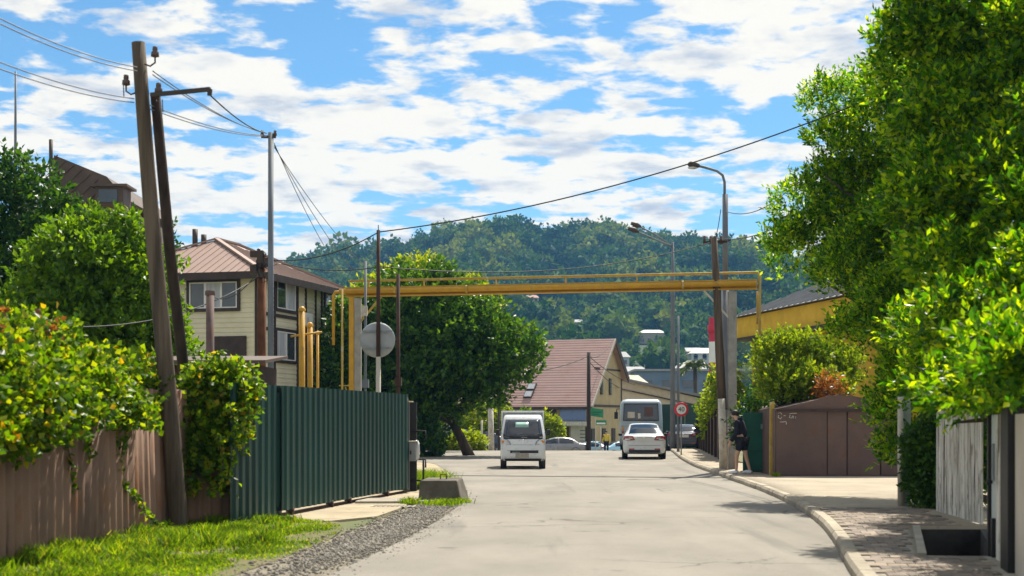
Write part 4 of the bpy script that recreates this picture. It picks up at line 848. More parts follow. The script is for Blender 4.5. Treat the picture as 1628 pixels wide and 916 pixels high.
vine('fence_vine', 'big bright green climbing vine spilling over the brown corrugated fence', [
    ((-6.2, 14.2, 2.1), (.7, 1.4, .55)), ((-6.0, 16.3, 2.1), (.7, 1.2, .6)), ((-5.85, 17.8, 2.05), (.62, 1.1, .58)), ((-5.72, 19.2, 2.0), (.55, .9, .55)), ((-5.6, 20.4, 2.0), (.5, .8, .5)), ((-6.0, 17.0, 2.3), (.6, 1.6, .4)), ((-5.5, 16.2, 1.95), (.2, 1.4, .4)), ((-5.3, 18.6, 1.8), (.16, .9, .35)), ((-6.1, 15.0, 2.0), (.4, 1.0, .6)), ((-5.5, 15.4, 1.55), (.3, 1.0, .55)), ((-5.38, 17.2, 1.6), (.28, .9, .45)), ((-5.25, 18.9, 1.68), (.26, .7, .4)), ((-5.62, 14.0, 1.5), (.3, .8, .5))],
    6600, 11, [hang(105, 700, 17.2, [(115, 740, 17.3), (110, 770, 17.4), (125, 778, 17.4)]), hang(135, 690, 17.6, [(145, 720, 17.8), (142, 735, 17.8)]), hang(185, 660, 18.8, [(180, 720, 18.9), (195, 765, 19.0), (218, 795, 19.4), (245, 830, 19.9), (290, 842, 20.5), (305, 835, 20.6)]), hang(25, 690, 15.6, [(28, 730, 15.7), (24, 750, 15.7)]), hang(60, 690, 16.3, [(66, 720, 16.3)]), hang(195, 650, 18.6, [(200, 690, 18.9), (190, 735, 19)])],
    extra=[((-5.85, 15.6, 2.75), (.12, .3, .1), 22), ((-5.55, 16.9, 2.55), (.12, .2, .18), 26), ((-5.5, 17.0, 1.9), (.1, .2, .2), 14), ((-6.2, 15.8, 2.8), (.1, .2, .12), 12)])
vine('pole_vine', 'yellow green climber growing between the wooden pole and the green fence', [
    ((-4.8, 21.9, 1.9), (.4, .4, .5)), ((-4.55, 22.0, 2.1), (.38, .4, .42)), ((-4.6, 21.8, 1.35), (.3, .35, .5)), ((-4.4, 21.9, 1.7), (.24, .35, .45)), ((-4.68, 21.7, .85), (.2, .3, .4))],
    1250, 11, [hang(365, 640, 21.3, [(375, 690, 21.2), (362, 760, 21.2)]), hang(385, 600, 21.6, [(396, 650, 21.5), (390, 690, 21.5)]), hang(350, 690, 21.2, [(355, 740, 21.1), (345, 785, 21.1)]), hang(375, 575, 21.6, [(400, 585, 21.5), (408, 605, 21.5)]), hang(330, 580, 21.6, [(345, 560, 21.6), (360, 556, 21.6)])], extra=[((-4.7, 21.5, 1.2), (.1, .15, .15), 5)])
tree('round_tree', (-9.6, 34, 0), [((-9.8, 33.5, 4.9), (1.7, 1.8, 1.55)), ((-8.9, 33.6, 4.2), (1.0, 1.4, 1.5)), ((-10.9, 33.6, 4.1), (1.2, 1.4, 1.5)), ((-9.8, 33.2, 3.5), (1.9, 1.6, 1.3)), ((-8.1, 33.6, 3.0), (.6, 1, .9)), ((-9.3, 33.4, 5.6), (1.0, 1.1, .9))],
     4800, 9, .32, .15, .085, L_BRIGHT, M_BARK, 'round bright green tree behind the vine covered fence', clump=.5)
tree('dark_tree', (-14.6, 41, 0), [((-14.4, 40.5, 6.2), (2.3, 2, 2.9)), ((-12.8, 40.5, 5.0), (1.3, 1.6, 2.2)), ((-15.5, 40.5, 7.4), (1.9, 1.7, 1.7)), ((-13.3, 40.3, 7.5), (1.1, 1.2, 1.2)), ((-16.5, 40.5, 4.5), (2, 2, 2.4)), ((-13.5, 39.5, 3.5), (2.2, 1.4, 1.6))],
     4300, 9, .36, .18, .10, L_DARK, M_BARK, 'tall dark leafy tree at the far left edge', r0=.2, clump=.65)
tree('street_tree', (-1.9, 64.5, 0), [((-3.9, 64, 5.0), (3.7, 3.2, 3.2)), ((-1.2, 63.5, 4.4), (2.3, 2.4, 2.1)), ((-6.3, 64, 4.2), (2.2, 2.4, 3.2)), ((.3, 63.6, 4.3), (1.2, 1.6, 1.2)), ((-4.0, 63.5, 2.8), (4.2, 2.2, 1.9)), ((-7.6, 64.2, 5.0), (1.3, 1.6, 1.9)), ((-8.0, 64, 3.2), (1.2, 1.6, 2.2)), ((-1.3, 63.6, 2.7), (1.5, 1.5, 1.0))],
     6600, 9, .5, .25, .14, L_MID, M_BARK, 'broad dark green street tree shading the left side of the crossing', r0=.24, clump=.85)
tree('lime_tree', (-6.0, 77, gz(77)), [((-5.6, 77, 7.2), (3.2, 2.6, 2.7)), ((-8.6, 76.8, 6.2), (1.9, 2, 2.2)), ((-2.8, 76.8, 7.2), (2.0, 2, 2.0)), ((-5.2, 77, 8.6), (1.9, 1.8, 1.7)), ((-9.6, 76.6, 4.4), (1.3, 1.8, 2.4))],
     3800, 9, .5, .26, .15, L_YELL, M_BARK, 'yellow green tree rising behind the dark street tree', r0=.2, clump=.8)
tree('far_tree', (-23, 75, 0), [((-19.8, 75, 10.6), (2, 2, 2.0)), ((-21.5, 75, 8.6), (2.4, 2.4, 2.6))], 900, 9, .5, .26, .15, L_DARK, M_BARK, 'dark tree top peeping beside the mansard roof')
def bush(name, c, r, n, lm, label, Lf=.16, Wf=.09, cat='bush', group=None):
    base = Vector((c[0], c[1], c[2] - r[2])); base.z = min(base.z, gz(c[1]) + .05)
    return tree(name, base, [(c, r), ((c[0] + r[0] * .5, c[1], c[2] - r[2] * .2), (r[0] * .6, r[1] * .8, r[2] * .75)), ((c[0] - r[0] * .5, c[1], c[2] - r[2] * .15), (r[0] * .6, r[1] * .8, r[2] * .7))], n, 8, .3, Lf, Wf, lm, M_BARK, label, cat, group, r0=.04, crown_name='foliage')
bush('hedge_bush', (-2.0, 97, 1.2), (2.2, 1.6, 1.9), 1300, L_YELL, 'tall bright hedge bush behind the whitewashed utility pole', .24, .14)
bush('hedge_bush', (-5.0, 97, 1.0), (1.8, 1.6, 1.8), 900, L_BRIGHT, 'bright bush in the gap left of the dark tree stem', .24, .14)
bush('low_hedge', (-2.6, 79, .35), (1.0, .8, .45), 500, L_YELL, 'low clipped yellow green hedge beside the crossing', .18, .1, 'hedge')
bush('low_hedge', (-4.3, 80, .4), (1.0, .8, .6), 500, L_DARK, 'low dark green hedge beside the person in jeans', .18, .1, 'hedge')
bush('dark_undergrowth', (-5.3, 62.5, .9), (2.2, 1.2, 1.2), 900, L_DARK, 'dark undergrowth bush beneath the broad street tree', .22, .13)
bush('shop_bush', (2.6, 110, .6), (1.3, 1.1, 1.4), 800, L_YELL, 'rounded yellow green bush in front of the red roof house beside the van', .24, .14)
bush('shop_bush', (.9, 110.5, .9), (1.2, 1.1, 1.4), 500, L_BRIGHT, 'green bush mostly hidden behind the white van', .24, .14)

# ------------------------------------------------------------------ poles, left side
wp = thing('wooden_utility_pole', Vector((-4.83, 20.6, 0)), 'leaning weathered wooden utility pole beside the brown fence', 'utility pole')
b0 = at(284, 841, 20.6); b1 = at(219, 68, 20.6); pts = [b0 - Vector((0, 0, .3))] + [b0.lerp(b1, t) + Vector((.012 * math.sin(t * 7), 0, 0)) for t in np.linspace(.02, 1, 9)]
b = MB(); b.tube(pts, [.145] + [.14 - .042 * t for t in np.linspace(0, 1, 9)], 14); b.build('shaft', M_WOODP, wp)
b = MB(); b.tube([at(247, 150, 20.8), at(270, 400, 21.6), at(296, 620, 22.4), at(316, 800, 23.0)], [.075, .085, .09, .09], 9); b.build('brace', M_WOODD, wp)
b = MB(); b.bar(at(240, 151, 20.5), at(334, 142, 20.3), .06, .055); ca = b.build('cross_arm', M_DKSTEEL, wp); b = MB(); b.bar(at(334, 142, 20.3), at(333, 152, 20.3), .06, .05); b.build('arm_tip', M_DKSTEEL, ca)
def insulator(p, side, up=True):
    p = Vector(p); b = MB(); b.tube([p, p + Vector((side * .08, 0, -.03)), p + Vector((side * .15, 0, .02)), p + Vector((side * .15, 0, .12))], .013, 6); ho_ = b.build('insulator_hook', M_DKSTEEL, wp)
    b = MB(); b.lathe(p + Vector((side * .15, 0, .10)), [(.0, .16), (.035, .15), (.04, .1), (.03, .09), (.055, .07), (.06, .01), (.03, 0), (0, 0)], 12); b.build('insulator', M_INSUL, ho_)
insulator(at(230, 102, 20.55), 1); insulator(at(217, 147, 20.55), -1); insulator(at(248, 160, 20.5), .25)
for (px, py, ln) in ((196, 130, 24), (258, 158, 20)): b = MB(); b.tube([at(px, py, 20.4), at(px + 1, py + ln, 20.4)], .008, 5); b.build('loose_wire_end', M_ALU, wp)
sp = thing('steel_utility_pole', Vector((at(430, 0, 33).x, 33, 0)), 'slim grey steel utility pole behind the green fence', 'utility pole')
x_ = at(430.5, 0, 33).x; zt = at(0, 211, 33).z; b = MB(); b.tube([(x_, 33, -.1), (x_, 33, zt)], [.075, .062], 12); b.build('shaft', M_GREYP, sp)
b = MB(); b.bar((x_ - .22, 33, zt - .1), (x_ + .12, 33, zt - .1), .05, .05); b.build('cross_bar', M_DKSTEEL, sp)
for dx in (-.2, .1): b = MB(); b.lathe((x_ + dx, 33, zt - .08), [(.03, 0), (.045, .03), (.03, .08), (.035, .12), (0, .14)], 10); b.build('insulator', M_INSUL, sp)
rp = thing('rusty_pole', Vector((at(415, 0, 34).x, 34, 0)), 'rusty brown pole topped with a tangle of insulators and cable boxes', 'utility pole')
x_ = at(416, 0, 34).x; zt = at(0, 402, 34).z; b = MB(); b.tube([(x_, 34, -.1), (x_, 34, zt)], .105, 10); b.build('shaft', M_RUST, rp)
for i, (dx, dz, w_b, h_b) in enumerate([(-.08, -.05, .32, .14), (.08, -.25, .26, .22), (-.12, -.42, .24, .2), (.1, -.55, .3, .12), (0, -.12, .14, .3)]): b = MB(); b.box((x_ + dx, 33.86 - .01 * i, zt + dz), (w_b, .16, h_b)); b.build('cable_box', M_DKSTEEL, rp)
for i in range(7): b = MB(); b.lathe((x_ + random.uniform(-.25, .25), 33.8, zt - random.uniform(-.03, .55)), [(0, 0), (.05, .01), (.03, .05), (.05, .08), (0, .1)], 8); b.build('insulator', M_INSUL, rp)
for i in range(5):
    p = Vector((x_ + random.uniform(-.1, .1), 33.75, zt - random.uniform(.1, .5))); e_ = p + Vector((random.uniform(-.5, .5), 0, random.uniform(-.4, .1))); b = MB(); b.tube([p, p.lerp(e_, .5) - Vector((0, 0, .2)), e_], .012, 5); b.build('cable_loop', M_CABLE, rp)
x_ = at(334, 0, 30).x; b = MB(); b.tube([(x_, 30, 0), (x_, 30, at(0, 462, 30).z)], [.09, .085], 10); b.lathe((x_, 30, at(0, 470, 30).z), [(.1, 0), (.11, .04), (.1, .1)], 12); tag(rebase(b.build('stub_post', M_GARAGE)), 'short pinkish concrete stub post in front of the cream house', 'post')
for px, py, Y, r_, lab in ((480, 492, 36, .078, 'taller thick yellow gas riser pipe behind the green gate'), (493, 517, 36.4, .068, 'shorter thick yellow gas riser pipe behind the green gate'), (505, 530, 36.8, .035, 'thin yellow gas pipe right of the two thick risers')):
    x_ = at(px, 0, Y).x; zt = at(0, py, Y).z; g = thing('gas_riser', Vector((x_, Y, 0)), lab, 'pipe', 'yellow gas risers behind the gate'); b = MB(); b.tube([(x_, Y, -.05), (x_, Y, zt)], r_, 12); b.build('pipe', M_YEL, g); b = MB(); b.lathe((x_, Y, zt - .05), [(r_ * 1.2, 0), (r_ * 1.2, .06), (r_ * .6, .12), (0, .13)], 12); b.build('cap', M_YEL, g)
b = MB(); b.tube([at(462, 535, 36), at(512, 528, 36)], .025, 8); tag(rebase(b.build('gas_pipe', M_YEL)), 'thin horizontal yellow pipe joining the gas risers', 'pipe')

# ------------------------------------------------------------------ pipe bridge over the road
GL, GR = at(566, 0, 45.8), at(1164, 0, 43.3); GL.z = GR.z = 0
pb = thing('pipe_bridge', (GL + GR) / 2, 'yellow gas pipe bridge spanning the road on concrete pillars', 'pipe bridge')
gzv = 5.72; ax = (GR - GL).normalized(); E0 = GL - ax * .35 + Vector((0, 0, gzv)); E1 = GR + ax * .75 + Vector((0, 0, gzv)); dn = Vector((ax.y, -ax.x, 0))
for z_, h_, w_b in ((.135, .035, .2), (-.135, .035, .2)): b = MB(); b.bar(E0 + Vector((0, 0, z_)), E1 + Vector((0, 0, z_)), w_b, h_); b.build('beam_flange', M_YEL, pb)
b = MB(); b.bar(E0, E1, .025, .235); b.build('beam_web', M_YEL, pb)
b = MB(); b.tube([E0 - ax * .15 + dn * .16 + Vector((0, 0, .02)), E1 + dn * .16 + Vector((0, 0, .02))], .085, 12); b.build('main_pipe', M_YEL, pb)
b = MB(); U = Vector((0, 0, .36)); b.tube([E0 + U + ax * .2, E0 + U + ax * .1, E1 + U - ax * .12, E1 + U + ax * .02, E1 + U + ax * .08 - Vector((0, 0, .1)), E1 + ax * .08 - Vector((0, 0, 2.6))], .04, 8); b.build('upper_pipe', M_YELW, pb)
b = MB(); b.tube([E1 + ax * .0 + Vector((0, 0, -.2)) - dn * .1, E1 + ax * .0 - dn * .1 - Vector((0, 0, 1.2))], .03, 8); b.build('drop_pipe', M_YELW, pb)
for t in (.13, .31, .47, .64, .83): p = E0.lerp(E1, t) + dn * .16 + Vector((0, 0, .02)); b = MB(); b.tube([p - ax * .03, p + ax * .03], .125 if t in (.31, .83) else .094, 14); b.build('flange' if t in (.31, .83) else 'weld_ring', M_YELW, pb)
for t in (.06, .2, .38, .55, .72, .9): p = E0.lerp(E1, t); b = MB(); b.bar(p + Vector((0, 0, .15)), p + Vector((0, 0, .33)), .05, .04, ax); b.build('pipe_saddle', M_YELW, pb)
pl_ = MB(); pl_.box(GL + Vector((.06, 0, gzv / 2 - .1)), (.22, .24, gzv - .2)); bevel(pl_.build('pillar', M_PILLAR, pb), .015)
b = MB(); b.bar(GL + Vector((-.14, -.02, 0)), GL + Vector((-.14, -.02, gzv - .16)), .16, .16); b.build('yellow_post', M_YEL, pb)
pl_ = MB(); pl_.box(GR + Vector((0, 0, gzv / 2 - .1)), (.25, .25, gzv - .2)); bevel(pl_.build('pillar', M_PILLAR, pb), .015)
for a_, s_ in ((GL, 1), (GR, -1)): b = MB(); b.bar(a_ + ax * (.1 * s_) + Vector((0, 0, gzv - 1.0)), a_ + ax * (.85 * s_) + Vector((0, 0, gzv - .16)), .06, .06, dn); b.build('knee_brace', M_YELW if s_ > 0 else M_TANP, pb)
p0 = E0 - ax * .15 + Vector((0, 0, 0)); b = MB(); b.tube([E0 - ax * .12 + dn * .16, E0 - ax * .3 + dn * .16, E0 - ax * .36 + dn * .16 - Vector((0, 0, .1)), E0 - ax * .36 + dn * .16 - Vector((0, 0, 1.7))], .05, 8); b.build('down_pipe', M_YEL, pb)
b = MB(); x_ = at(544, 0, 45.4); b.tube([(x_.x, 45.4, 0), (x_.x, 45.4, gzv + .05)], .035, 8); b.build('down_pipe', M_YELW, pb)
b = MB(); b.tube([(x_.x - .1, 45.4, 2.7), (GL.x, 45.5, 2.7)], .02, 6); b.tube([(x_.x + .1, 45.4, 2.65), (GL.x - .1, 45.5, 2.1)], .02, 6); b.build('pipe_clip', M_YELW, pb)
# masts and mirror behind the gate
mm = thing('mast_with_mirror', Vector((at(602, 0, 33).x, 33, 0)), 'dark mast carrying a round traffic mirror seen from behind', 'mirror')
x_ = at(601.5, 0, 33).x; zt = at(0, 366, 33).z; zm = at(0, 568, 33).z
b = MB(); b.tube([(x_, 33, zm), (x_, 33, zt)], [.05, .042], 10); b.build('mast', M_RUSTD, mm); b = MB(); b.tube([(x_, 33, -.1), (x_, 33, zm + .01)], .056, 10); b.build('mast_base', M_TANP, mm)
b = MB(); b.tube([(x_, 33, zt), (x_, 33, zt + .12)], .01, 6); b.build('finial', M_DKSTEEL, mm)
c_ = Vector((at(599, 0, 33).x, 33.08, at(0, 540, 33).z)); b = MB(); b.lathe(c_, [(.0, .02), (.2, .01), (.36, .04), (.405, .07), (.415, .09), (.38, .12), (.0, .02 + .2)], 28, 'Y'); b.build('mirror_back', mat('dusty_grey_fibreglass', (.36, .38, .39), .6, col2=(.29, .31, .32), scale=3), mm)
for dz in (-.19, .2): b = MB(); b.bar(c_ + Vector((-.36, -.005, dz)), c_ + Vector((.36, -.005, dz)), .03, .035); b.build('mirror_bracket', M_GALV, mm)
for px, py, Y, r_, m_, lab in ((581, 415, 34.5, .032, M_GREYP, 'thin pale steel mast left of the round mirror'), (633, 436, 34, .045, M_RUSTD, 'rusty brown mast right of the round mirror')):
    x_ = at(px, 0, Y).x; b = MB(); b.tube([(x_, Y, 0), (x_, Y, at(0, py, Y).z)], r_, 8); b.box((x_, Y, at(0, 610 if px < 600 else 607, Y).z), (.16, .16, .2)); tag(rebase(b.build('thin_mast', m_)), lab, 'mast')
c_ = Vector((at(580, 0, 34.5).x, 34.42, at(0, 495, 34.5).z)); b = MB(); b.box(c_, (.14, .12, .24)); b.box(c_ + Vector((0, -.065, .02)), (.08, .02, .12)); tag(rebase(bevel(b.build('junction_box', M_WHITEW), .01)), 'small white junction box on the thin pale mast', 'box')

# ------------------------------------------------------------------ wires
def wire(p, q_, sag, r_, lab, m=M_CABLE, n=26, name='overhead_wire'):
    p, q_ = Vector(p), Vector(q_); b = MB(); b.tube([p.lerp(q_, t) - Vector((0, 0, 4 * sag * t * (1 - t))) for t in np.linspace(0, 1, n)], r_, 5)
    return tag(rebase(b.build(name, m)), lab, 'wire', 'overhead wires')
T1 = at(424, 212, 33)
for i, (py1, py2) in enumerate(((101, 10), (107, 20))): 
    wire(at(243, py1 + 12, 20.5), T1 + Vector((-.03, 0, .02 * i)), .12, .009, ('upper', 'lower')[i] + ' wire of the pair from the wooden pole top to the slim steel pole', M_ALU); wire(at(218, py1 + 6, 20.4), at(-160, py2 - 70, 13.5), .15, .008, ('upper', 'lower')[i] + ' wire of the high pair leaving the wooden pole to the left', M_ALU)
for i, (py1, py2) in enumerate(((157, 74), (163, 88))):
    wire(at(238, py1 + 10, 20.5), T1 + Vector((.02, 0, -.05 - .02 * i)), .1, .009, ('upper', 'lower')[i] + ' wire of the low pair from the wooden pole to the steel pole', M_ALU); wire(at(213, py1, 20.4), at(-160, py2 - 45, 13.5), .12, .008, ('upper', 'lower')[i] + ' wire of the low pair leaving the wooden pole to the left', M_ALU)
wire(at(333, 150, 20.3), T1, .1, .012, 'dark wire from the cross arm tip to the slim steel pole')
MT = at(602, 369, 33)
wire(MT, at(1430, 138, 29), .42, .015, 'thick black cable climbing from the mirror mast to the right hand tree')
wire(MT, at(418, 412, 34), .25, .014, 'black cable from the mirror mast down to the rusty pole')
wire(at(1138, 383, 43.6), at(603, 424, 33), .45, .013, 'long black cable from the right wooden pole to the mirror mast')
wire(at(603, 424, 33), at(420, 410, 34), .18, .012, 'black cable from the mirror mast to the rusty pole top')
for i, (a_, c_) in enumerate(((528, 380), (548, 378), (578, 383))): wire(at(436, 228 + 3 * i, 33), at(a_ + 12, c_ + 50, 47), .2, .009, ('left', 'middle', 'right')[i] + ' of three wires dropping from the slim steel pole towards the pipe bridge', M_ALU)
wire(at(1152, 380, 43.2), at(1330, 290, 30), .35, .014, 'lower black cable from the lamp post into the right hand tree')
wire(at(1154, 336, 43.2), at(1300, 250, 32), .5, .012, 'upper black cable from the lamp post into the right hand tree')
wire(at(1146, 333, 43.2), at(1137, 380, 43.6), .1, .012, 'short black cable between the lamp post and the wooden pole')
wire(at(936, 566, 104), at(780, 590, 92), .5, .03, 'cable from the dark pole to the whitewashed pole before the red roof')
wire(at(972, 544, 117), at(936, 566, 104), .5, .028, 'cable from the red roof ridge to the dark pole')
wire(at(936, 566, 104), at(1010, 612, 134), .3, .03, 'upper cable from the dark pole towards the beige shed')
wire(at(936, 574, 104), at(1004, 622, 134), .5, .03, 'lower cable from the dark pole towards the beige shed')
wire(at(412, 430, 34), at(330, 468, 40), .35, .012, 'cable from the rusty pole to the cream house window corner')
wire(at(412, 440, 34), at(120, 520, 24), .3, .012, 'cable from the rusty pole passing behind the leaning wooden pole')
# ------------------------------------------------------------------ right side: poles, lamp, signs
lp = thing('street_lamp', Vector((at(1153, 0, 44.6).x, 44.6, SW)), 'grey street lamp on a stepped steel pole with curved arm beside the pipe bridge', 'street lamp')
x_ = at(1153, 0, 44.6).x; Yl = 44.6
b = MB(); b.tube([(x_, Yl, .0), (x_, Yl, at(0, 455, Yl).z)], .115, 14); b.tube([(x_, Yl, at(0, 455, Yl).z - .05), (x_, Yl, at(0, 309, Yl).z)], .09, 14); b.build('pole', M_GREYP, lp)
arm = [(1152, 320), (1152, 290), (1149, 279), (1140, 272), (1120, 266), (1106, 263)]
b = MB(); b.tube([at(a_, c_, Yl) for a_, c_ in arm], .042, 10); b.build('arm', M_GREYP, lp)
h0, h1 = at(1112, 264, Yl), at(1094, 261, Yl); b = MB(); b.tube([h0, h0.lerp(h1, .3), h0.lerp(h1, .8), h1], [.05, .1, .11, .05], 12); hd = b.build('lamp_head', M_DKSTEEL, lp)
b = MB(); c_ = h0.lerp(h1, .6) - Vector((0, 0, .09)); b.ell(c_, (.16, .09, .05), 12, 6); b.build('lens', M_LAMP, hd)
b = MB(); b.bar((x_ - .18, Yl - .02, at(0, 388, Yl).z), (x_ + .16, Yl - .02, at(0, 382, Yl).z), .05, .06); b.build('bracket', M_DKSTEEL, lp)
w2 = thing('wooden_pole_on_stub', Vector((at(1149, 0, 43.7).x, 43.7, SW)), 'old wooden pole lashed to a pale concrete stub beside the street lamp', 'utility pole')
b = MB(); b.tube([at(1148, 650, 43.4), at(1144, 560, 43.4), at(1140, 470, 43.4), at(1135, 378, 43.4)], [.14, .135, .12, .1], 12); b.build('shaft', M_WOODP, w2)
b = MB(); b.tube([at(1150, 749, 43.1), at(1147, 634, 43.1)], [.125, .11], 12); b.build('stub', M_WHITEW, w2)
for py in (650, 690): b = MB(); b.lathe(at(1148.5, py, 43.2), [(.155, -.03), (.165, 0), (.155, .03)], 14); b.build('wire_band', M_DKSTEEL, w2)
b = MB(); b.bar(at(1118, 386, 43.9), at(1156, 384, 43.9), .07, .07); b.build('cross_arm', M_WOODD, w2)
for px in (1120, 1130, 1136, 1146): b = MB(); b.lathe(at(px, 384, 43.9), [(.03, 0), (.055, .03), (.04, .09), (.05, .14), (0, .18)], 10); b.build('insulator', M_INSUL, w2)
l2 = thing('double_street_lamp', Vector((at(1069, 0, 76).x, 76, gz(76))), 'distant grey blue street lamp with two arms behind the parked car', 'street lamp')
x_ = at(1069.5, 0, 76).x; b = MB(); b.tube([(x_, 76, gz(76) - .1), (x_, 76, at(0, 462, 76).z), (x_, 76, at(0, 385, 76).z)], [.15, .11, .06], 12); b.build('pole', M_GREYP, l2)
for i, (s0, s1, e_) in enumerate((((1069, 392), (1040, 372), (1012, 358)), ((1069, 392), (1035, 378), (1008, 366)))):
    b = MB(); b.tube([at(*s0, 76), at(*s1, 76 - i), at(*e_, 76 - 2 * i)], [.05, .045, .04], 8); ar_ = b.build('arm', M_GREYP, l2); p_ = at(*e_, 76 - 2 * i); b = MB(); b.tube([p_ + Vector((.25, 0, -.1)), p_, p_ + Vector((-.3, 0, .1))], [.06, .15, .08], 10); b.build('lamp_head', M_DKSTEEL, ar_)
x_ = at(1083, 0, 64).x; b = MB(); b.tube([(x_ + .1, 66, 0), (x_ + .1, 66, at(0, 502, 66).z)], [.07, .05], 8); tag(rebase(b.build('thin_pole', M_GREYP)), 'thin dark pole rising just behind the speed limit sign', 'pole')
ss = thing('speed_limit_sign', Vector((at(1083, 0, 60).x, 60, SW)), 'round red rimmed speed limit sign reading 40 on a thin post', 'sign')
c_ = at(1083, 651, 60); b = MB(); b.tube([(c_.x, 60, .05), (c_.x, 60, c_.z + .3)], .03, 8); b.build('post', M_GALV, ss)
b = MB(); b.lathe(c_ + Vector((0, -.06, 0)), [(0, 0), (.29, 0), (.30, .01), (.30, .025), (0, .025)], 32, 'Y'); dk = b.build('disc', M_SIGNRED, ss); b = MB(); b.lathe(c_ + Vector((0, -.066, 0)), [(0, 0), (.205, 0)], 32, 'Y'); b.build('face', M_WHITEP, dk)
def text(body, size, loc, rot, m, parent, name='lettering', ext=.004):
    cu = bpy.data.curves.new(name, 'FONT'); cu.body = body; cu.size = size; cu.align_x = 'CENTER'; cu.align_y = 'CENTER'; cu.extrude = ext
    o = bpy.data.objects.new(name, cu); COL.objects.link(o); dg_ = bpy.context.evaluated_depsgraph_get(); me = bpy.data.meshes.new_from_object(o.evaluated_get(dg_)); bpy.data.objects.remove(o); me.materials.clear()
    o = link(name, me, m, parent); o.matrix_parent_inverse = Matrix(); o.location = Vector(loc) - (parent.location if parent.get('world') else Vector()); o.rotation_euler = rot; return o
text('40', .27, c_ + Vector((0, -.075, -.005)), (R(90), 0, 0), M_DARKTXT, ss)
# far poles and signs by the red roof house
dp = thing('dark_utility_pole', Vector((at(936, 0, 104).x, 104, gz(104))), 'dark wooden utility pole in front of the red roof house', 'utility pole')
x_ = at(936, 0, 104).x; b = MB(); b.tube([(x_, 104, gz(104) - .2), (x_, 104, at(0, 560, 104).z)], [.17, .13], 10); b.build('shaft', M_WOODD, dp)
up_ = thing('whitewashed_utility_pole', Vector((at(780, 0, 88).x, 88, gz(88))), 'grey pole with whitewashed lower half left of the white van', 'utility pole')
x_ = at(780, 0, 88).x; zm = at(0, 650, 88).z; b = MB(); b.tube([(x_, 88, zm), (x_, 88, at(0, 580, 88).z)], [.16, .14], 10); b.build('shaft', M_PILLAR, up_); b = MB(); b.tube([(x_ + .05, 88, gz(88) - .2), (x_, 88, zm + .02)], [.19, .165], 10); b.build('painted_base', M_WHITEW, up_)
x_ = at(793, 0, 93).x; b = MB(); b.tube([(x_, 93, gz(93)), (x_, 93, at(0, 590, 93).z)], .08, 8); tag(rebase(b.build('thin_dark_pole', M_DKSTEEL)), 'thin dark pole just left of the van cargo box', 'pole')
x_ = at(766, 0, 92).x; b = MB(); b.tube([(x_, 92, gz(92)), (x_, 92, at(0, 668, 92).z)], .06, 8); tag(rebase(b.build('short_pale_post', M_WHITEW)), 'short pale post in the hedge gap left of the whitewashed pole', 'post')
for px, py, w_b, h_b, tilt, lab in ((948, 656, 1.05, .62, -.08, 'green shop sign board beside the dark utility pole'), (956, 672, .78, .36, 0, 'smaller pale and green sign board on a post below the larger green one')):
    c_ = at(px, py, 106); t = thing('street_sign', Vector((c_.x, 106, gz(106))), lab, 'sign'); b = MB(); b.prism([c_ + Vector((-w_b / 2, 0, -h_b / 2 - tilt)), c_ + Vector((w_b / 2, 0, -h_b / 2 + tilt)), c_ + Vector((w_b / 2, 0, h_b / 2 + tilt)), c_ + Vector((-w_b / 2, 0, h_b / 2 - tilt))], (0, .06, 0)); b.build('board', M_GREENSIGN, t)
    if h_b < .5: b = MB(); b.box(c_ + Vector((-.03, -.02, -.06)), (.66, .02, .12)); b.build('panel', M_WHITEP, t)
    else: b = MB(); b.box(c_ + Vector((0, -.02, .02)), (.7, .012, .05)); b.box(c_ + Vector((-.05, -.02, -.14)), (.5, .012, .04)); b.build('panel_line', M_TEAL, t)
    b = MB(); b.tube([(c_.x - .05, 106.09, gz(106)), (c_.x - .05, 106.09, c_.z)], .04, 8); b.build('post', M_TANP, t)

# ------------------------------------------------------------------ right side fences, gate, garage
pf = thing('panel_fence', Vector((8.7, 64, SW)), 'dark brown panel fence along the far pavement under the vines', 'fence')
FA, FB = Vector((7.66, 51.0, 0)), Vector((10.4, 80.0, 0)); nP = 10; fd = (FB - FA) / nP; fn = Vector((-fd.y, fd.x, 0)).normalized()
for i in range(nP):
    p = FA + fd * i; e_ = FA + fd * (i + 1); z_ = gz((p.y + e_.y) / 2) + SW; h_ = 1.85 + random.uniform(-.04, .04)
    b = MB(); b.bar(p + fd * .045 + Vector((0, 0, z_ + h_ / 2)), e_ - fd * .045 + Vector((0, 0, z_ + h_ / 2)), .06, h_); b.build('panel', M_GARAGE, pf)
    b = MB(); b.bar(p + fn * .06 + Vector((0, 0, z_ - .1)), p + fn * .06 + Vector((0, 0, z_ + h_ + .06)), .12, .14, fn); b.build('post', M_WOODD, pf)
tg = thing('teal_gate', Vector((6.9, 39.7, SW)), 'small teal green metal gate behind the person in black', 'gate')
x0, x1 = at(1181, 0, 39.7).x, at(1223, 0, 39.7).x; zt = at(0, 655, 39.7).z
b = MB(); b.box(((x0 + x1) / 2 - .09, 39.7, (zt + SW) / 2), (x1 - x0 - .2, .04, zt - SW - .06)); b.build('leaf_panel', M_TEAL, tg)
b = MB(); b.box((x1 - .09, 39.68, (zt + SW) / 2), (.17, .05, zt - SW)); b.build('side_panel', M_TEAL, tg)
for z_ in (SW + .1, .75, 1.32, zt - .05): b = MB(); b.box(((x0 + x1) / 2 - .09, 39.66, z_), (x1 - x0 - .22, .05, .06)); b.build('rail', M_TEAL, tg)
b = MB(); b.box((x1 - .22, 39.65, 1.42), (.05, .04, .14)); b.build('lock_plate', M_GALV, tg)
b = MB(); b.box((x0 + .02, 39.66, (zt + SW) / 2), (.05, .06, zt - SW - .02)); b.build('stile', M_TEAL, tg)
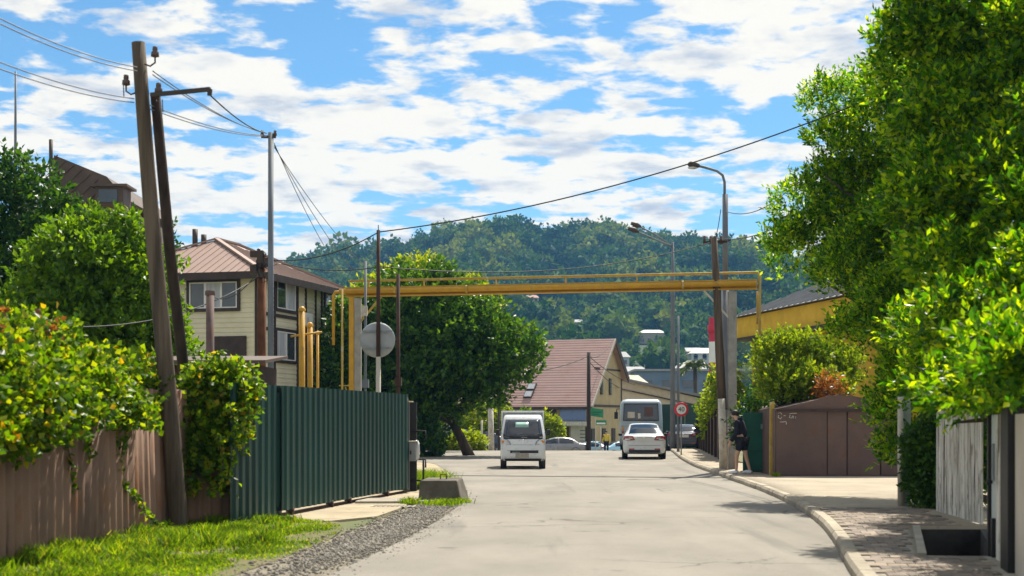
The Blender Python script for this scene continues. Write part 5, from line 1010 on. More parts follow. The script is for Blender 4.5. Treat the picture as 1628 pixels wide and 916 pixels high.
x_ = at(1227.5, 0, 38.2).x; b = MB(); b.add([(x_ - .075, 38.12, .0), (x_ + .075, 38.12, .0), (x_ + .075, 38.27, .0), (x_ - .075, 38.27, .0), (x_ - .06, 38.14, at(0, 640, 38.2).z), (x_ + .055, 38.14, at(0, 640, 38.2).z + .03), (x_ + .055, 38.25, at(0, 640, 38.2).z + .03), (x_ - .06, 38.25, at(0, 640, 38.2).z)], [(3, 2, 1, 0), (4, 5, 6, 7), (0, 1, 5, 4), (1, 2, 6, 5), (2, 3, 7, 6), (3, 0, 4, 7)])
tag(rebase(bevel(b.build('yellow_post', M_YELW), .01)), 'weathered yellow post between the teal gate and the brown garage', 'post')
ga = thing('metal_garage', Vector((8.3, 38, SW)), 'low brown sheet metal garage with a shallow gable', 'garage')
Yg = 37.7; xs_ = [at(p, 0, Yg).x for p in (1233, 1315, 1347, 1400, 1450)]; zt = at(0, 654, Yg).z
for i in range(4):
    b = MB(); b.box(((xs_[i] + xs_[i + 1]) / 2, Yg + (.0, .035, .01, .0)[i], (zt + SW) / 2 + .01), (xs_[i + 1] - xs_[i] - .03, .04, zt - SW - .02)); bevel(b.build('door_leaf' if i in (1,) else 'metal_sheet', M_GARAGE, ga), .008)
b = MB(); b.bar((xs_[0], Yg - .03, zt + .02), (xs_[4], Yg - .03, zt + .02), .1, .05); b.build('lintel', M_BTRIM, ga)
xm = (xs_[0] + xs_[4]) / 2 - .1; zp_ = at(0, 629, Yg).z
b = MB(); b.prism([Vector((xs_[0] + .25, Yg, zt + .05)), Vector((xs_[4], Yg, zt + .05)), Vector((xs_[4], Yg, zt + .1)), Vector((xm + .3, Yg, zp_)), Vector((xm - .3, Yg, zp_))], (0, .05, 0)); b.build('gable_sheet', M_GARAGE, ga)
b = MB(); b.prism([Vector((xs_[0], Yg + .05, zt + .06)), Vector((xm, Yg + .05, zp_ + .03)), Vector((xs_[4], Yg + .05, zt + .06)), Vector((xs_[4], Yg + .05, SW)), Vector((xs_[0], Yg + .05, SW))], (0, 4.5, 0)); b.build('body', M_GARAGE, ga)
# chalk scrawl, upper left of the first sheet (strokes as in the photograph)
def stroke(pts, nm='chalk_mark'):
    b = MB(); b.tube([at(a_, c_, Yg - .026) for a_, c_ in pts], .011, 5); b.build(nm, M_CHALK, ga)
for pts in ([(1237, 657), (1241, 656), (1243, 659)], [(1238, 660), (1237, 664), (1241, 666), (1243, 663)], [(1246, 661), (1249, 661)], [(1255, 658), (1260, 657), (1267, 657)], [(1256, 660), (1255, 664), (1259, 665), (1260, 661)], [(1262, 661), (1261, 665), (1265, 666), (1265, 662)], [(1240, 671), (1246, 671), (1250, 670)], [(1250, 671), (1250, 675)]): stroke(pts)
wpst = thing('white_post', Vector((6.68, 24.4, SW)), 'slim white post at the end of the white board fence', 'post')
x_ = at(1432, 0, 24.4).x; b = MB(); b.tube([(x_, 24.4, .05), (x_, 24.4, 2.0)], .055, 12); b.build('shaft', M_WHITEW, wpst); b = MB(); b.box((x_ + .13, 24.5, 1.05), (.13, .05, 1.9)); b.build('board', M_PALETEAL, wpst)
wf = thing('white_board_fence', Vector((6.7, 21.4, SW)), 'flaking white vertical board fence behind the drain trench', 'fence')
WA, WB = Vector((6.84, 22.9, 0)), Vector((6.60, 19.95, 0)); wd = (WB - WA); nb = 15; ang = math.atan2(wd.y, wd.x); wn = Vector((wd.y, -wd.x, 0)).normalized()
for i in range(nb):
    p = WA.lerp(WB, (i + .5) / nb) + wn * random.uniform(-.008, .008); h_ = 1.85 + random.uniform(-.03, .02); b = MB(); b.box((0, 0, h_ / 2), (wd.length / nb - .012, .025, h_)); o = b.build('board', M_WHITEWOOD, wf); o.matrix_parent_inverse = Matrix(); o.location = p - wf.location + Vector((0, 0, SW + .02)); o.rotation_euler = (random.gauss(0, .004), random.gauss(0, .004), ang)
for z_ in (.5, 1.7): b = MB(); b.bar(WA - wn * .05 + Vector((0, 0, z_)), WB - wn * .05 + Vector((0, 0, z_)), .05, .09); b.build('rail', M_BARK, wf)
df = thing('white_door_fence', Vector((5.0, 14.4, SW)), 'pale painted door and panels beside dark posts at the right edge', 'fence')
DA, DD_ = Vector((5.27, 15.55, 0)), Vector((-.2, -.98, 0)); DD_.normalize()
def along(s): return DA + DD_ * s
def dpanel(s0, s1, z0, z1, t_, m, nm, off=0):
    nn_ = Vector((-1, .2, 0)).normalized() * off
    b = MB(); b.bar(along(s0) + nn_ + Vector((0, 0, (z0 + z1) / 2)), along(s1) + nn_ + Vector((0, 0, (z0 + z1) / 2)), t_, z1 - z0); return bevel(b.build(nm, m, df), .006, 1)
dpanel(-.10, .0, -.1, 1.72, .12, M_BLACK, 'post', .0); dpanel(.01, .48, .15, 1.66, .05, M_PALETEAL, 'door', 0); dpanel(.49, .66, .12, 1.66, .06, M_WHITEWOOD, 'board', .01); dpanel(.67, 1.2, .1, 1.66, .05, M_TANP, 'panel', 0); dpanel(1.21, 1.75, -.05, 1.72, .14, M_BLACK, 'post', .02)
dpanel(1.76, 3.2, .1, 1.66, .05, M_TANP, 'panel', 0); dpanel(3.21, 3.35, 0, 1.72, .1, M_BLACK, 'post', 0); dpanel(3.36, 6.0, .1, 1.66, .05, M_WHITEWOOD, 'panel', 0)
b = MB(); b.lathe(along(.18) + Vector((-.07, 0, .93)), [(0, -.03), (.03, -.025), (.035, 0), (.02, .03), (0, .035)], 12, 'X'); b.build('door_knob', M_BLACK, df)
dpanel(.30, .40, .13, .55, .04, M_BLACK, 'base_plate', .05); dpanel(.36, .375, .95, 1.35, .03, M_GALV, 'pull_bar', .05)

# yellow building right
yb = thing('yellow_building', Vector((10.5, 53, 0)), 'ochre yellow building with grey hipped sheet roof behind the garage', 'building')
P0 = at(1172, 503, 56); P1 = at(1335, 470, 46.5); ez = P0.z; Pa = Vector((P0.x, P0.y, 0)); Pb = Vector((P1.x, P1.y, 0)); yd = (Pb - Pa).normalized(); yn = Vector((yd.y, -yd.x, 0)); yn = yn if yn.y < 0 else -yn; LY = 13.0; DY = 8.0
def yq(s, d, z): return Pa + yd * s - yn * d + Vector((0, 0, z))
b = MB(); b.prism([yq(.3, .5, -.1), yq(LY, .5, -.1), yq(LY, DY, -.1), yq(.3, DY, -.1)], (0, 0, ez + .0)); b.build('wall', M_YWALL, yb)
b = MB(); b.bar(yq(0, .2, ez - .5), yq(LY, .2, ez - .5), .5, .8); b.build('fascia', M_YFASC, yb); b = MB(); b.bar(yq(0, .1, ez - .95), yq(LY, .1, ez - .95), .7, .1); b.build('soffit_band', M_BTRIM, yb)
k0_, k1_, k2_, k3_ = yq(-.25, -.25, ez - .06), yq(LY, -.25, ez - .06), yq(LY, DY + .2, ez - .06), yq(-.25, DY + .2, ez - .06); R0, R1 = yq(3.8, 4, ez + 1.75), yq(LY - 3.8, 4, ez + 1.75)
b = MB(); b.add([k0_, k1_, k2_, k3_, R0, R1], [(0, 1, 5, 4), (1, 2, 5), (2, 3, 4, 5), (3, 0, 4), (3, 2, 1, 0)]); yr = b.build('roof', M_SLATE, yb)
for i in range(1, 26):
    t = i / 26; a_ = k0_.lerp(k1_, t); f = min(1, t * LY / 4, (1 - t) * LY / 4); c_ = a_ + (R0 - yq(3.8, -.25, ez - .06)) * f; s_ = MB(); s_.bar(a_ + Vector((0, 0, .02)), c_ + Vector((0, 0, .02)), .06, .04); s_.build('roof_rib', M_SLATE, yr)
for s in (1.2, 3.4, 5.6, 7.8): b = MB(); b.bar(yq(s, .47, 2.2), yq(s, .47, 3.7), .06, 1.1, yd); b.build('window', M_GLASS, yb)

# ------------------------------------------------------------------ right side greenery
tree('leaning_laurel', (8.6, 27.0, SW), [
    ((7.3, 30.2, 6.2), (1.25, .9, 1.8)), ((6.35, 30.4, 5.5), (.85, .8, 1.1)), ((6.95, 30.6, 8.0), (.6, .6, 1.2)), ((8.4, 29.0, 7.6), (1.5, 1.0, 1.7)), ((7.5, 28.4, 4.7), (1.25, .9, 1.3)), ((8.3, 27.4, 5.6), (1.3, .9, 1.3)), ((7.4, 26.8, 3.3), (1.0, .8, 1.1)), ((7.9, 26.0, 4.2), (1.1, .8, 1.1)), ((7.1, 25.6, 2.3), (.7, .7, .9)), ((6.85, 25.2, 1.35), (.42, .6, .8)), ((7.8, 25.2, 2.8), (.8, .7, .9)), ((8.9, 26.6, 6.8), (1.2, .9, 1.5)), ((6.75, 26.8, 3.5), (.8, .7, .95)), ((6.75, 25.7, 2.2), (.62, .6, .9)), ((6.95, 25.1, 1.15), (.45, .5, .65)), ((6.6, 28.6, 4.3), (.7, .7, .8))],
    13000, 12, .34, .100, .045, L_LAUREL, M_BARK, 'tall leaning evergreen with glossy spiky shoots over the brown garage', r0=.14, up=.9, lump=.3, inner=.17, opn=.75, cut=-.3, freq=.75, clump=.58)
tree('near_laurel', (7.6, 20.0, 0), [
    ((6.9, 21.6, 7.2), (1.4, .9, 1.4)), ((7.0, 20.6, 5.6), (1.3, .9, 1.2)), ((8.2, 20.4, 6.8), (1.3, 1.0, 1.5)), ((6.3, 19.6, 4.4), (1.0, .8, 1.0)), ((7.3, 19.0, 4.9), (1.2, .8, 1.1)), ((6.0, 18.6, 3.3), (.85, .7, .85)), ((6.9, 17.8, 3.8), (1.0, .7, .9)), ((5.75, 17.3, 2.4), (.7, .7, .7)), ((6.3, 16.4, 2.9), (.8, .7, .8)), ((5.4, 15.8, 1.95), (.5, .6, .45)), ((5.6, 15.0, 2.4), (.6, .6, .6)), ((6.6, 20.6, 2.6), (.7, .8, .8)), ((6.45, 19.0, 2.1), (.5, .7, .5)), ((5.25, 14.2, 2.1), (.45, .6, .5)), ((6.75, 21.6, 3.0), (1.1, .8, .9)), ((6.35, 19.6, 2.7), (.85, .7, .75)), ((6.9, 22.4, 2.2), (.7, .6, .6)), ((5.6, 16.4, 1.9), (.6, .6, .45)), ((5.15, 15.0, 1.78), (.42, .5, .38)), ((6.45, 20.4, 2.05), (.65, .7, .5)), ((4.95, 13.9, 1.8), (.4, .5, .4))],
    15500, 12, .32, .112, .052, L_LAUREL, M_BARK, 'big glossy evergreen overhanging the white fence at the right edge', r0=.13, up=.7, lump=.3, inner=.17, opn=.8, cut=-.3, freq=.75, clump=.52)
tree('pavement_shrub', (8.0, 40.6, 0), [((7.45, 40.0, 3.05), (.75, .6, .95)), ((8.4, 40.2, 2.95), (.85, .6, .9)), ((7.9, 40.0, 3.5), (.9, .6, .6)), ((9.2, 40.3, 2.8), (.7, .6, .8)), ((7.2, 39.6, 2.4), (.45, .5, .5)), ((7.7, 39.2, 2.5), (.8, .6, .6)), ((8.6, 39.3, 2.45), (.7, .6, .5))],
    2300, 10, .34, .12, .06, L_SHRUB, M_BARK, 'pale green shrub growing above the teal gate and garage roof', 'shrub', r0=.06, up=1.1, opn=.7, crown_name='foliage', clump=.3)
bush('rusty_shrub', (8.6, 38.4, 2.4), (.26, .25, .3), 110, L_RED, 'small reddish dry shrub behind the garage gable', .1, .06, 'shrub')
bush('dark_shrub', (7.35, 40.6, 1.6), (.9, .5, 1.0), 500, L_DARK, 'dark shrub behind the teal gate', .12, .07, 'shrub')
bush('dark_shrub', (7.35, 23.9, 1.0), (.6, .5, 1.0), 1300, L_DARK, 'dark shrub in shade between the white post and the board fence', .1, .06, 'shrub')
vine('far_vine', 'yellow green vine draped over the far brown panel fence', [((8.35, 56, 2.6), (.5, 2.2, .75)), ((8.8, 60, 2.3), (.5, 2.4, .7)), ((9.3, 65, 2.0), (.5, 2.6, .65)), ((8.1, 54, 3.1), (.4, 1.2, .6)), ((9.2, 66, 1.4), (.25, 1.5, .7))], 1500, 9, [], L_SHRUB, .17, .14)
# ------------------------------------------------------------------ vehicles (local axes: -y is the end that faces the camera, z up)
def wheel(t, x, y, r, w, rim_r=None):
    s = 1 if x > 0 else -1; rim_r = rim_r or r * .64
    b = MB(); b.lathe((x, y, r), [(rim_r, -w / 2 + .01), (r * .93, -w / 2), (r, -w / 2 + .03), (r, w / 2 - .03), (r * .93, w / 2), (rim_r, w / 2 - .01), (rim_r, -w / 2 + .01)], 26, 'X'); o = b.build('wheel', M_TYRE, t)
    b = MB(); b.lathe((x + s * (w / 2 - .03), y, r), [(0, s * .015), (.06, s * .02), (rim_r * .9, s * .0), (rim_r, s * .025)], 22, 'X'); b.build('rim', M_RIM, o)
    for k in range(5): a = k * 1.2566; b = MB(); b.bar((x + s * (w / 2 - .012), y, r), (x + s * (w / 2 - .012), y + rim_r * .92 * math.cos(a), r + rim_r * .92 * math.sin(a)), .04, .03); b.build('spoke', M_RIM, o)
def rring(hw, y0, y1, z, rc, n=5):
    'rounded rectangle ring at height z'
    pts = []
    for cx, cy, a0 in ((hw - rc, y0 + rc, -90), (hw - rc, y1 - rc, 0), (-hw + rc, y1 - rc, 90), (-hw + rc, y0 + rc, 180)):
        for i in range(n + 1): a = R(a0 + 90 * i / n); pts.append((cx + rc * math.cos(a), cy + rc * math.sin(a), z))
    return pts
def loft(rings, cap=True):
    mb = MB(); n = len(rings[0]); vs = [p for r in rings for p in r]
    fs = [(i * n + k, i * n + (k + 1) % n, (i + 1) * n + (k + 1) % n, (i + 1) * n + k) for i in range(len(rings) - 1) for k in range(n)]
    mb.add(vs, fs, True)
    if cap: mb.f += [tuple(reversed(range(n))), tuple(range((len(rings) - 1) * n, len(rings) * n))]; mb.sm += [False, False]
    return mb
def plate_panel(t, pts, m, name, off=(0, -.012, 0), thick=.012):
    b = MB(); b.prism([Vector(p) + Vector(off) for p in pts], (0, thick * .8, 0)); return b.build(name, m, t)

# --- kei truck with box, front to the camera
vt = thing('delivery_van', Vector((at(831.5, 0, 46.6).x, 46.6, 0)), 'small white cab-over box van driving towards the camera', 'van', world=False)
prof = [(.26, .04, .690), (.34, -.03, .725), (.50, -.05, .735), (.72, -.04, .735), (.90, -.01, .738), (1.02, .05, .738), (1.08, .10, .735), (1.35, .29, .700), (1.60, .47, .655), (1.70, .56, .635), (1.76, .68, .60), (1.78, .85, .55)]
cab = loft([rring(hw, yf, 1.38 - .05 * max(0, z - 1.5), z, .10 + .03 * (z > 1.2)) for z, yf, hw in prof]); cab.build('cab', M_CARW, vt)
fy = lambda z: float(np.interp(z, [p[0] for p in prof], [p[1] for p in prof])); fw = lambda z: float(np.interp(z, [p[0] for p in prof], [p[2] for p in prof]))
def fpanel(z0, z1, x0a, x1a, x0b, x1b, m, name, o=.012, n=6, par=None, bow=.0):
    'panel following the cab front between z0 and z1'
    b = MB(); vs = []; m_ = 8
    for i in range(n + 1):
        z = z0 + (z1 - z0) * i / n; a = x0a + (x0b - x0a) * i / n; c = x1a + (x1b - x1a) * i / n
        for j in range(m_ + 1): x = a + (c - a) * j / m_; vs.append((x, fy(z) - o + .06 * max(0, (abs(x) / fw(z) - .82) / .18) ** 2, z))
    k = m_ + 1; b.add(vs, [(i * k + j, i * k + j + 1, (i + 1) * k + j + 1, (i + 1) * k + j) for i in range(n) for j in range(m_)], True); o_ = b.build(name, m, par or vt)
    s = o_.modifiers.new('thick', 'SOLIDIFY'); s.thickness = .008; s.offset = -1; return o_
ws = fpanel(1.06, 1.62, -.66, .66, -.57, .57, M_AUTOG, 'windscreen')
fpanel(1.36, 1.53, -.25, .19, -.24, .18, mat('painted_green_daylight', (.33, .52, .45), .25, col2=(.24, .42, .36), scale=6), 'rear_window', .016, 2, ws)  # pale patch on the windscreen, painted as daylight seen through the rear window
for x in (-.45, .15): b = MB(); b.tube([(x, fy(1.08) - .03, 1.075), (x + .42, fy(1.16) - .03, 1.15)], .011, 6); b.build('wiper', M_PLAST, ws)
fpanel(.98, 1.06, -.64, .64, -.65, .65, M_PLAST, 'cowl', .008, 2)
for s in (-1, 1):
    b = MB(); pts = [(s * .705, .80), (s * .38, .785), (s * .43, .90), (s * .52, .975), (s * .715, .985)]
    b.prism([Vector((x, fy(z) - .014 + .05 * max(0, (abs(x) / .738 - .82) / .18) ** 2, z)) for x, z in pts], (0, .02, 0)); hl = b.build('headlight', M_GALV, vt)
    b = MB(); pts2 = [(s * .69, .815), (s * .44, .80), (s * .47, .89), (s * .54, .955), (s * .69, .965)]; b.prism([Vector((x, fy(z) - .022 + .05 * max(0, (abs(x) / .738 - .82) / .18) ** 2, z)) for x, z in pts2], (0, .012, 0)); b.build('lens', M_LAMP, hl)
    b = MB(); b.lathe((s * .665, fy(.9) - .0, .90), [(0, -.02), (.045, -.015), (.05, 0)], 12, 'Y'); b.build('indicator', M_ORANGE, hl)
    b = MB(); b.tube([(s * .71, .2, 1.18), (s * .80, .14, 1.2)], .015, 6); mr = b.build('mirror', M_PLAST, vt); b = MB(); b.box((s * .84, .13, 1.19), (.12, .07, .2)); bevel(b.build('mirror_housing', M_PLAST, mr), .02)
    b = MB(); b.prism([Vector((s * .735, .30, 1.10)), Vector((s * .735, 1.15, 1.10)), Vector((s * .66, 1.1, 1.58)), Vector((s * .66, .62, 1.58))], (s * .012, 0, 0)); b.build('side_window', M_AUTOG, vt)
b = MB(); pts = rring(.17, 0, .001, 0, .0004)
fpanel(.52, .60, -.42, .50, -.42, .50, M_PLAST, 'lower_grille', .008, 2); fpanel(.53, .56, -.36, -.1, -.36, -.1, M_GALV, 'grille_bar', .014, 2)
b = MB(); b.box((-.03, fy(.44) - .012, .44), (.44, .014, .14)); npl = b.build('number_plate', M_DUSTY, vt)
fpanel(.60, .612, -.66, .66, -.66, .66, M_GREYP, 'panel_gap', .002, 1); fpanel(.785, .795, -.34, .34, -.34, .34, M_GREYP, 'panel_gap', .002, 1)
b = MB(); b.lathe((0, fy(.93) - .006, .93), [(0, -.01), (.045, -.008), (.05, .004)], 18, 'Y'); b.build('badge', M_CHROME, vt)
fpanel(.26, .34, -.66, .66, -.68, .68, M_PLAST, 'lower_lip', .006, 2)
b = MB(); b.box((0, 1.9, .42), (1.1, 3.0, .2)); b.build('chassis', M_PLAST, vt)
bx = loft([rring(.715, 1.45, 3.30, z, .03, 2) for z in (.62, .63, 1.90, 1.915)]); bx.build('cargo_box', M_CARW, vt)
b = MB(); b.box((0, 1.445, 1.885), (1.45, .03, .05)); b.box((-.70, 1.443, 1.3), (.04, .028, 1.2)); b.box((.70, 1.443, 1.3), (.04, .028, 1.2)); b.build('box_trim', M_WHITEP, vt)
b = MB(); b.box((0, 1.447, 1.72), (1.34, .01, .28)); b.build('box_front_panel', M_GALV, vt)
for x in (-.64, .64):
    wheel(vt, x, .42, .275, .155); wheel(vt, x, 2.45, .275, .155)
    b = MB(); b.lathe((x * 1.0 + (.0), .42, .30), [(.30, -.10), (.33, -.10), (.33, .10), (.30, .10)], 20, 'X'); b.build('wheel_arch', M_PLAST, vt)

# --- saloon cars
def car(name, loc, rz, label, paint, L_=4.55, Wd=1.76, H=1.47, belt=.93, group=None, detail=True):
    'saloon; rear end at -y'
    t = thing(name, loc, label, 'car', group, world=False); t.rotation_euler = (0, 0, rz); hw = Wd / 2; h = L_ / 2
    # station: y, half width, z bottom, z shoulder(belt), roof z (or belt), half width at roof
    st = [(-h, hw * .80, .38, .80, .86, hw * .68), (-h + .05, hw * .93, .27, .86, .945, hw * .74), (-h + .25, hw * .985, .22, .90, 1.0, hw * .76), (-h + .62, hw, .20, .92, 1.03, hw * .78), (-h + 1.0, hw, .20, .935, 1.26, hw * .70), (-h + 1.35, hw, .19, .94, H - .05, hw * .66), (-h + 1.8, hw, .19, .94, H, hw * .655), (-.05 + .2, hw, .19, .93, H - .005, hw * .66), (.55, hw, .19, .925, H - .09, hw * .67), (1.0, hw, .19, .915, 1.22, hw * .73), (1.35, hw * .995, .19, .90, .99, hw * .80), (h - .5, hw * .97, .2, .84, .90, hw * .76), (h - .15, hw * .90, .22, .74, .80, hw * .70), (h, hw * .72, .30, .60, .66, hw * .55)]
    sy = np.array([s[0] for s in st]); yy = np.unique(np.concatenate([sy, np.linspace(-h, h, 46)]))
    def stn(y): return [float(np.interp(y, sy, [s[k] for s in st])) for k in range(1, 6)]
    rings = []
    for y in yy:
        w, zb, zs, zr, wr = stn(y)
        half = [(0, zb), (w * .80, zb), (w * .95, zb + .06), (w * .985, zb + .2), (w, (zb + zs) / 2 + .08), (w * .985, zs - .06), (w * .955, zs), (wr + (w * .955 - wr) * .5, zs + (zr - zs) * .55), (wr, zr - min(.05, (zr - zs) * .4)), (wr * .82, zr - .012), (wr * .45, zr), (0, zr + .004)]
        rings.append([(x, y, z) for x, z in half] + [(-x, y, z) for x, z in reversed(half[1:-1])])
    loft(rings).build('body', paint, t)
    def sidept(y, f, o):
        w, zb, zs, zr, wr = stn(y); w1 = w * .955; z1 = zs; wm = wr + (w1 - wr) * .5; zm_ = zs + (zr - zs) * .55
        zt_ = zr - min(.05, (zr - zs) * .4)
        if f < .55: g = f / .55; x, z = w1 + (wm - w1) * g, z1 + (zm_ - z1) * g
        else: g = (f - .55) / .45; x, z = wm + (wr - wm) * g, zm_ + (zt_ - zm_) * g
        return x + o, z
    for s in (-1, 1):
        for y0, y1 in ((-h + 1.08, -.12), (-.02, 1.12)):
            b = MB(); n = 10; vs = []
            for i in range(n + 1):
                y = y0 + (y1 - y0) * i / n
                for f in (.10, .55, .93): x, z = sidept(y, f, .012); vs.append((s * x, y, z))
            b.add(vs, [(i * 3 + j, i * 3 + j + 1, (i + 1) * 3 + j + 1, (i + 1) * 3 + j) for i in range(n) for j in range(2)], True); b.build('side_window', M_AUTOG, t)
        b = MB(); b.box((s * (hw + .08), .95, .98), (.17, .09, .12)); bevel(b.build('mirror', M_PLAST, t), .03)
        for yw in (-h + .92, h - .88):
            wheel(t, s * (hw - .11), yw, .315, .20)
            b = MB(); b.lathe((s * (hw - .05), yw, .33), [(0, 0), (.365, 0), (.365, s * .055), (.33, s * .06)], 24, 'X'); b.build('wheel_arch', M_PLAST, t)
        if detail:
            for y in (-.45, .55): b = MB(); b.box((s * (hw + .008), y, .80), (.025, .18, .03)); b.build('door_handle', paint, t)
    def glass(y0, y1, name, k):
        b = MB(); n = 8; vs = []
        for i in range(n + 1):
            y = y0 + (y1 - y0) * i / n; w, zb, zs, zr, wr = stn(y)
            for j in range(9): x = wr * k * (j / 4 - 1); vs.append((x, y, float(np.interp(abs(x), [0, wr * .45, wr * .82, wr], [zr + .004, zr, zr - .012, zr - min(.05, (zr - zs) * .4)])) + .012))
        b.add(vs, [(i * 9 + j, i * 9 + j + 1, (i + 1) * 9 + j + 1, (i + 1) * 9 + j) for i in range(n) for j in range(8)], True); return b.build(name, M_AUTOG, t)
    glass(-h + .66, -h + 1.34, 'rear_window', .93); glass(.60, 1.32, 'windscreen', .93)
    def rearp(px_, z): # rear face point at height z
        ys_ = -h + (.0 if z < .8 else (z - .8) * .35)
        return ys_
    for s in (-1, 1):
        b = MB(); b.prism([Vector((s * x, -h + y - .018, z)) for x, y, z in ((.38, -.03, .79), (.46, -.032, .95), (.70, .0, .965), (hw * .97, .12, .93), (hw * .98, .10, .80), (.70, -.01, .765))], (0, .08, 0)); tl2 = b.build('tail_light', M_REDL, t)
        b = MB(); b.prism([Vector((s * x, -h + y - .026, z)) for x, y, z in ((.48, -.032, .845), (.52, -.032, .885), (.64, -.012, .89), (.64, -.014, .845))], (0, .01, 0)); b.build('reversing_lens', M_LAMP, tl2)
        b = MB(); b.prism([Vector((s * x, h - y + .012, z)) for x, y, z in ((.40, .0, .58), (.42, .02, .68), (hw * .80, .14, .72), (hw * .86, .16, .62))], (0, -.05, 0)); b.build('headlight', M_LAMP, t)
        b = MB(); b.box((s * .52, -h - .012, .42), (.22, .03, .05)); b.build('reflector', M_REDL, t)
    b = MB(); b.box((0, -h - .025, .80), (.56, .02, .135)); pl2 = b.build('number_plate', M_PLATE, t)
    b = MB(); b.box((0, -h + .0, .915), (.62, .05, .03)); b.build('boot_trim', M_CHROME, t)
    b = MB(); b.lathe((0, -h - .01, .885), [(0, -.012), (.05, -.01), (.055, .01)], 16, 'Y'); b.build('badge', M_CHROME, t)
    b = MB(); b.box((0, -h + .02, .33), (Wd * .72, .12, .12)); b.build('rear_valance', M_PLAST, t)
    b = MB(); b.box((0, -h - .004, .57), (Wd * .74, .02, .012)); b.build('bumper_gap', M_GREYP, t)
    return t
wc = car('parked_car', Vector((at(1031, 0, 57.8).x, 57.8 + 2.3, 0)), R(-4), 'white saloon car seen from behind, parked on the right', M_CARW)
car('parked_car', Vector((3.35, 105, gz(105) + .01)), R(90), 'grey saloon crossing behind the white van', M_CARG, L_=4.5, H=1.43)
car('parked_car', Vector((6.35, 112, gz(112) + .01)), R(60), 'pale blue car half hidden by the road crest', M_CARB, L_=4.1, H=1.40)
car('parked_car', Vector((8.75, 111, gz(111) + .01)), R(-75), 'pale blue car left of the white saloon behind the crest', M_CARB, L_=4.1, H=1.38)
car('parked_car', Vector((at(1098, 0, 74).x + .15, 78, gz(77) + .01)), R(-8), 'dark blue car with red lamps beyond the speed limit sign', M_CARD, L_=4.2, H=1.42)
car('parked_car', Vector((at(728, 0, 96).x, 93, gz(93) + .01)), R(60), 'pale blue car parked under the dark street tree', M_CARB, L_=4.2, H=1.5)
car('parked_car', Vector((at(772, 0, 98).x, 95.5, gz(95.5) + .01)), R(75), 'dark car parked behind the whitewashed pole', M_CARD, L_=4.2, H=1.45)
# --- bus, rear to the camera
bt = thing('city_bus', Vector((at(1019, 0, 80).x, 80, gz(80))), 'pale grey bus seen from behind, standing before the parked white car', 'bus', world=False); bt.rotation_euler = (0, 0, R(-5))
hw = 1.22
body = loft([rring(hw - i_, 0 + j_, 7.6, z, .16) for z, i_, j_ in ((.35, .03, .04), (.5, 0, 0), (1.6, 0, 0), (2.55, .05, .06), (2.72, .10, .12), (2.86, .22, .3), (2.90, .4, .5))]); body.build('body', M_BUS, bt)
b = MB(); b.prism([Vector((-.98, -.02, 1.72)), Vector((.98, -.02, 1.72)), Vector((.94, .035, 2.62)), Vector((-.94, .035, 2.62))], (0, .02, 0)); rw = b.build('rear_window', M_AUTOG, bt)
for x in (-.98, .98): b = MB(); b.bar((x, -.022, 1.72), (x * .96, .03, 2.62), .05, .04, (1, 0, 0)); b.build('window_seal', M_PLAST, rw)
for z, y, xx in ((1.70, -.025, 1.0), (2.63, .035, .96)): b = MB(); b.bar((-xx, y, z), (xx, y, z), .04, .05); b.build('window_seal', M_PLAST, rw)
for x, w_b, zz_, hz_ in ((-.55, .4, 2.0, .35), (-.1, .14, 1.95, .3), (.42, .5, 2.15, .55)): b = MB(); b.box((x, -.012 + .03 * (zz_ - 1.7) / .9 * 1.0 - .008, zz_), (w_b, .006, hz_)); b.build('painted_reflection', M_TANP if x < .3 else M_GARAGE, rw)  # flat tan and brown patches on the rear glass, painted as its reflections
b = MB(); b.box((0, -.02, .55), (2.36, .1, .3)); bevel(b.build('bumper', M_GALV, bt), .03)
for s in (-1, 1):
    for z, m in ((1.05, M_REDL), (1.25, M_ORANGE), (.85, M_LAMP)): b = MB(); b.lathe((s * 1.02, -.005, z), [(0, -.03), (.075, -.025), (.08, .01)], 14, 'Y'); b.build('tail_lamp', m, bt)
    b = MB(); b.tube([(s * 1.2, 7.3, 2.4), (s * 1.45, 7.5, 2.4), (s * 1.48, 7.5, 2.2)], .03, 6); mr = b.build('mirror', M_PLAST, bt); b = MB(); b.box((s * 1.5, 7.5, 2.0), (.22, .12, .42)); b.build('mirror_housing', M_PLAST, mr)
    for y0 in (.4, 1.9, 3.4, 4.9): b = MB(); b.prism([Vector((s * 1.222, y0, 1.65)), Vector((s * 1.222, y0 + 1.35, 1.65)), Vector((s * 1.175, y0 + 1.35, 2.5)), Vector((s * 1.175, y0, 2.5))], (s * .012, 0, 0)); b.build('side_window', M_AUTOG, bt)
    for y0 in (1.7, 6.0): wheel(bt, s * 1.05, y0, .42, .26)
b = MB(); b.box((0, -.01, 1.38), (2.2, .02, .02)); b.box((0, -.01, 1.0), (1.5, .02, .02)); b.box((0, -.012, 1.2), (.02, .02, .4)); b.build('engine_hatch_gap', M_GREYP, bt)
b = MB(); b.box((0, -.05, .78), (.52, .02, .12)); b.build('number_plate', M_PLATE, bt)

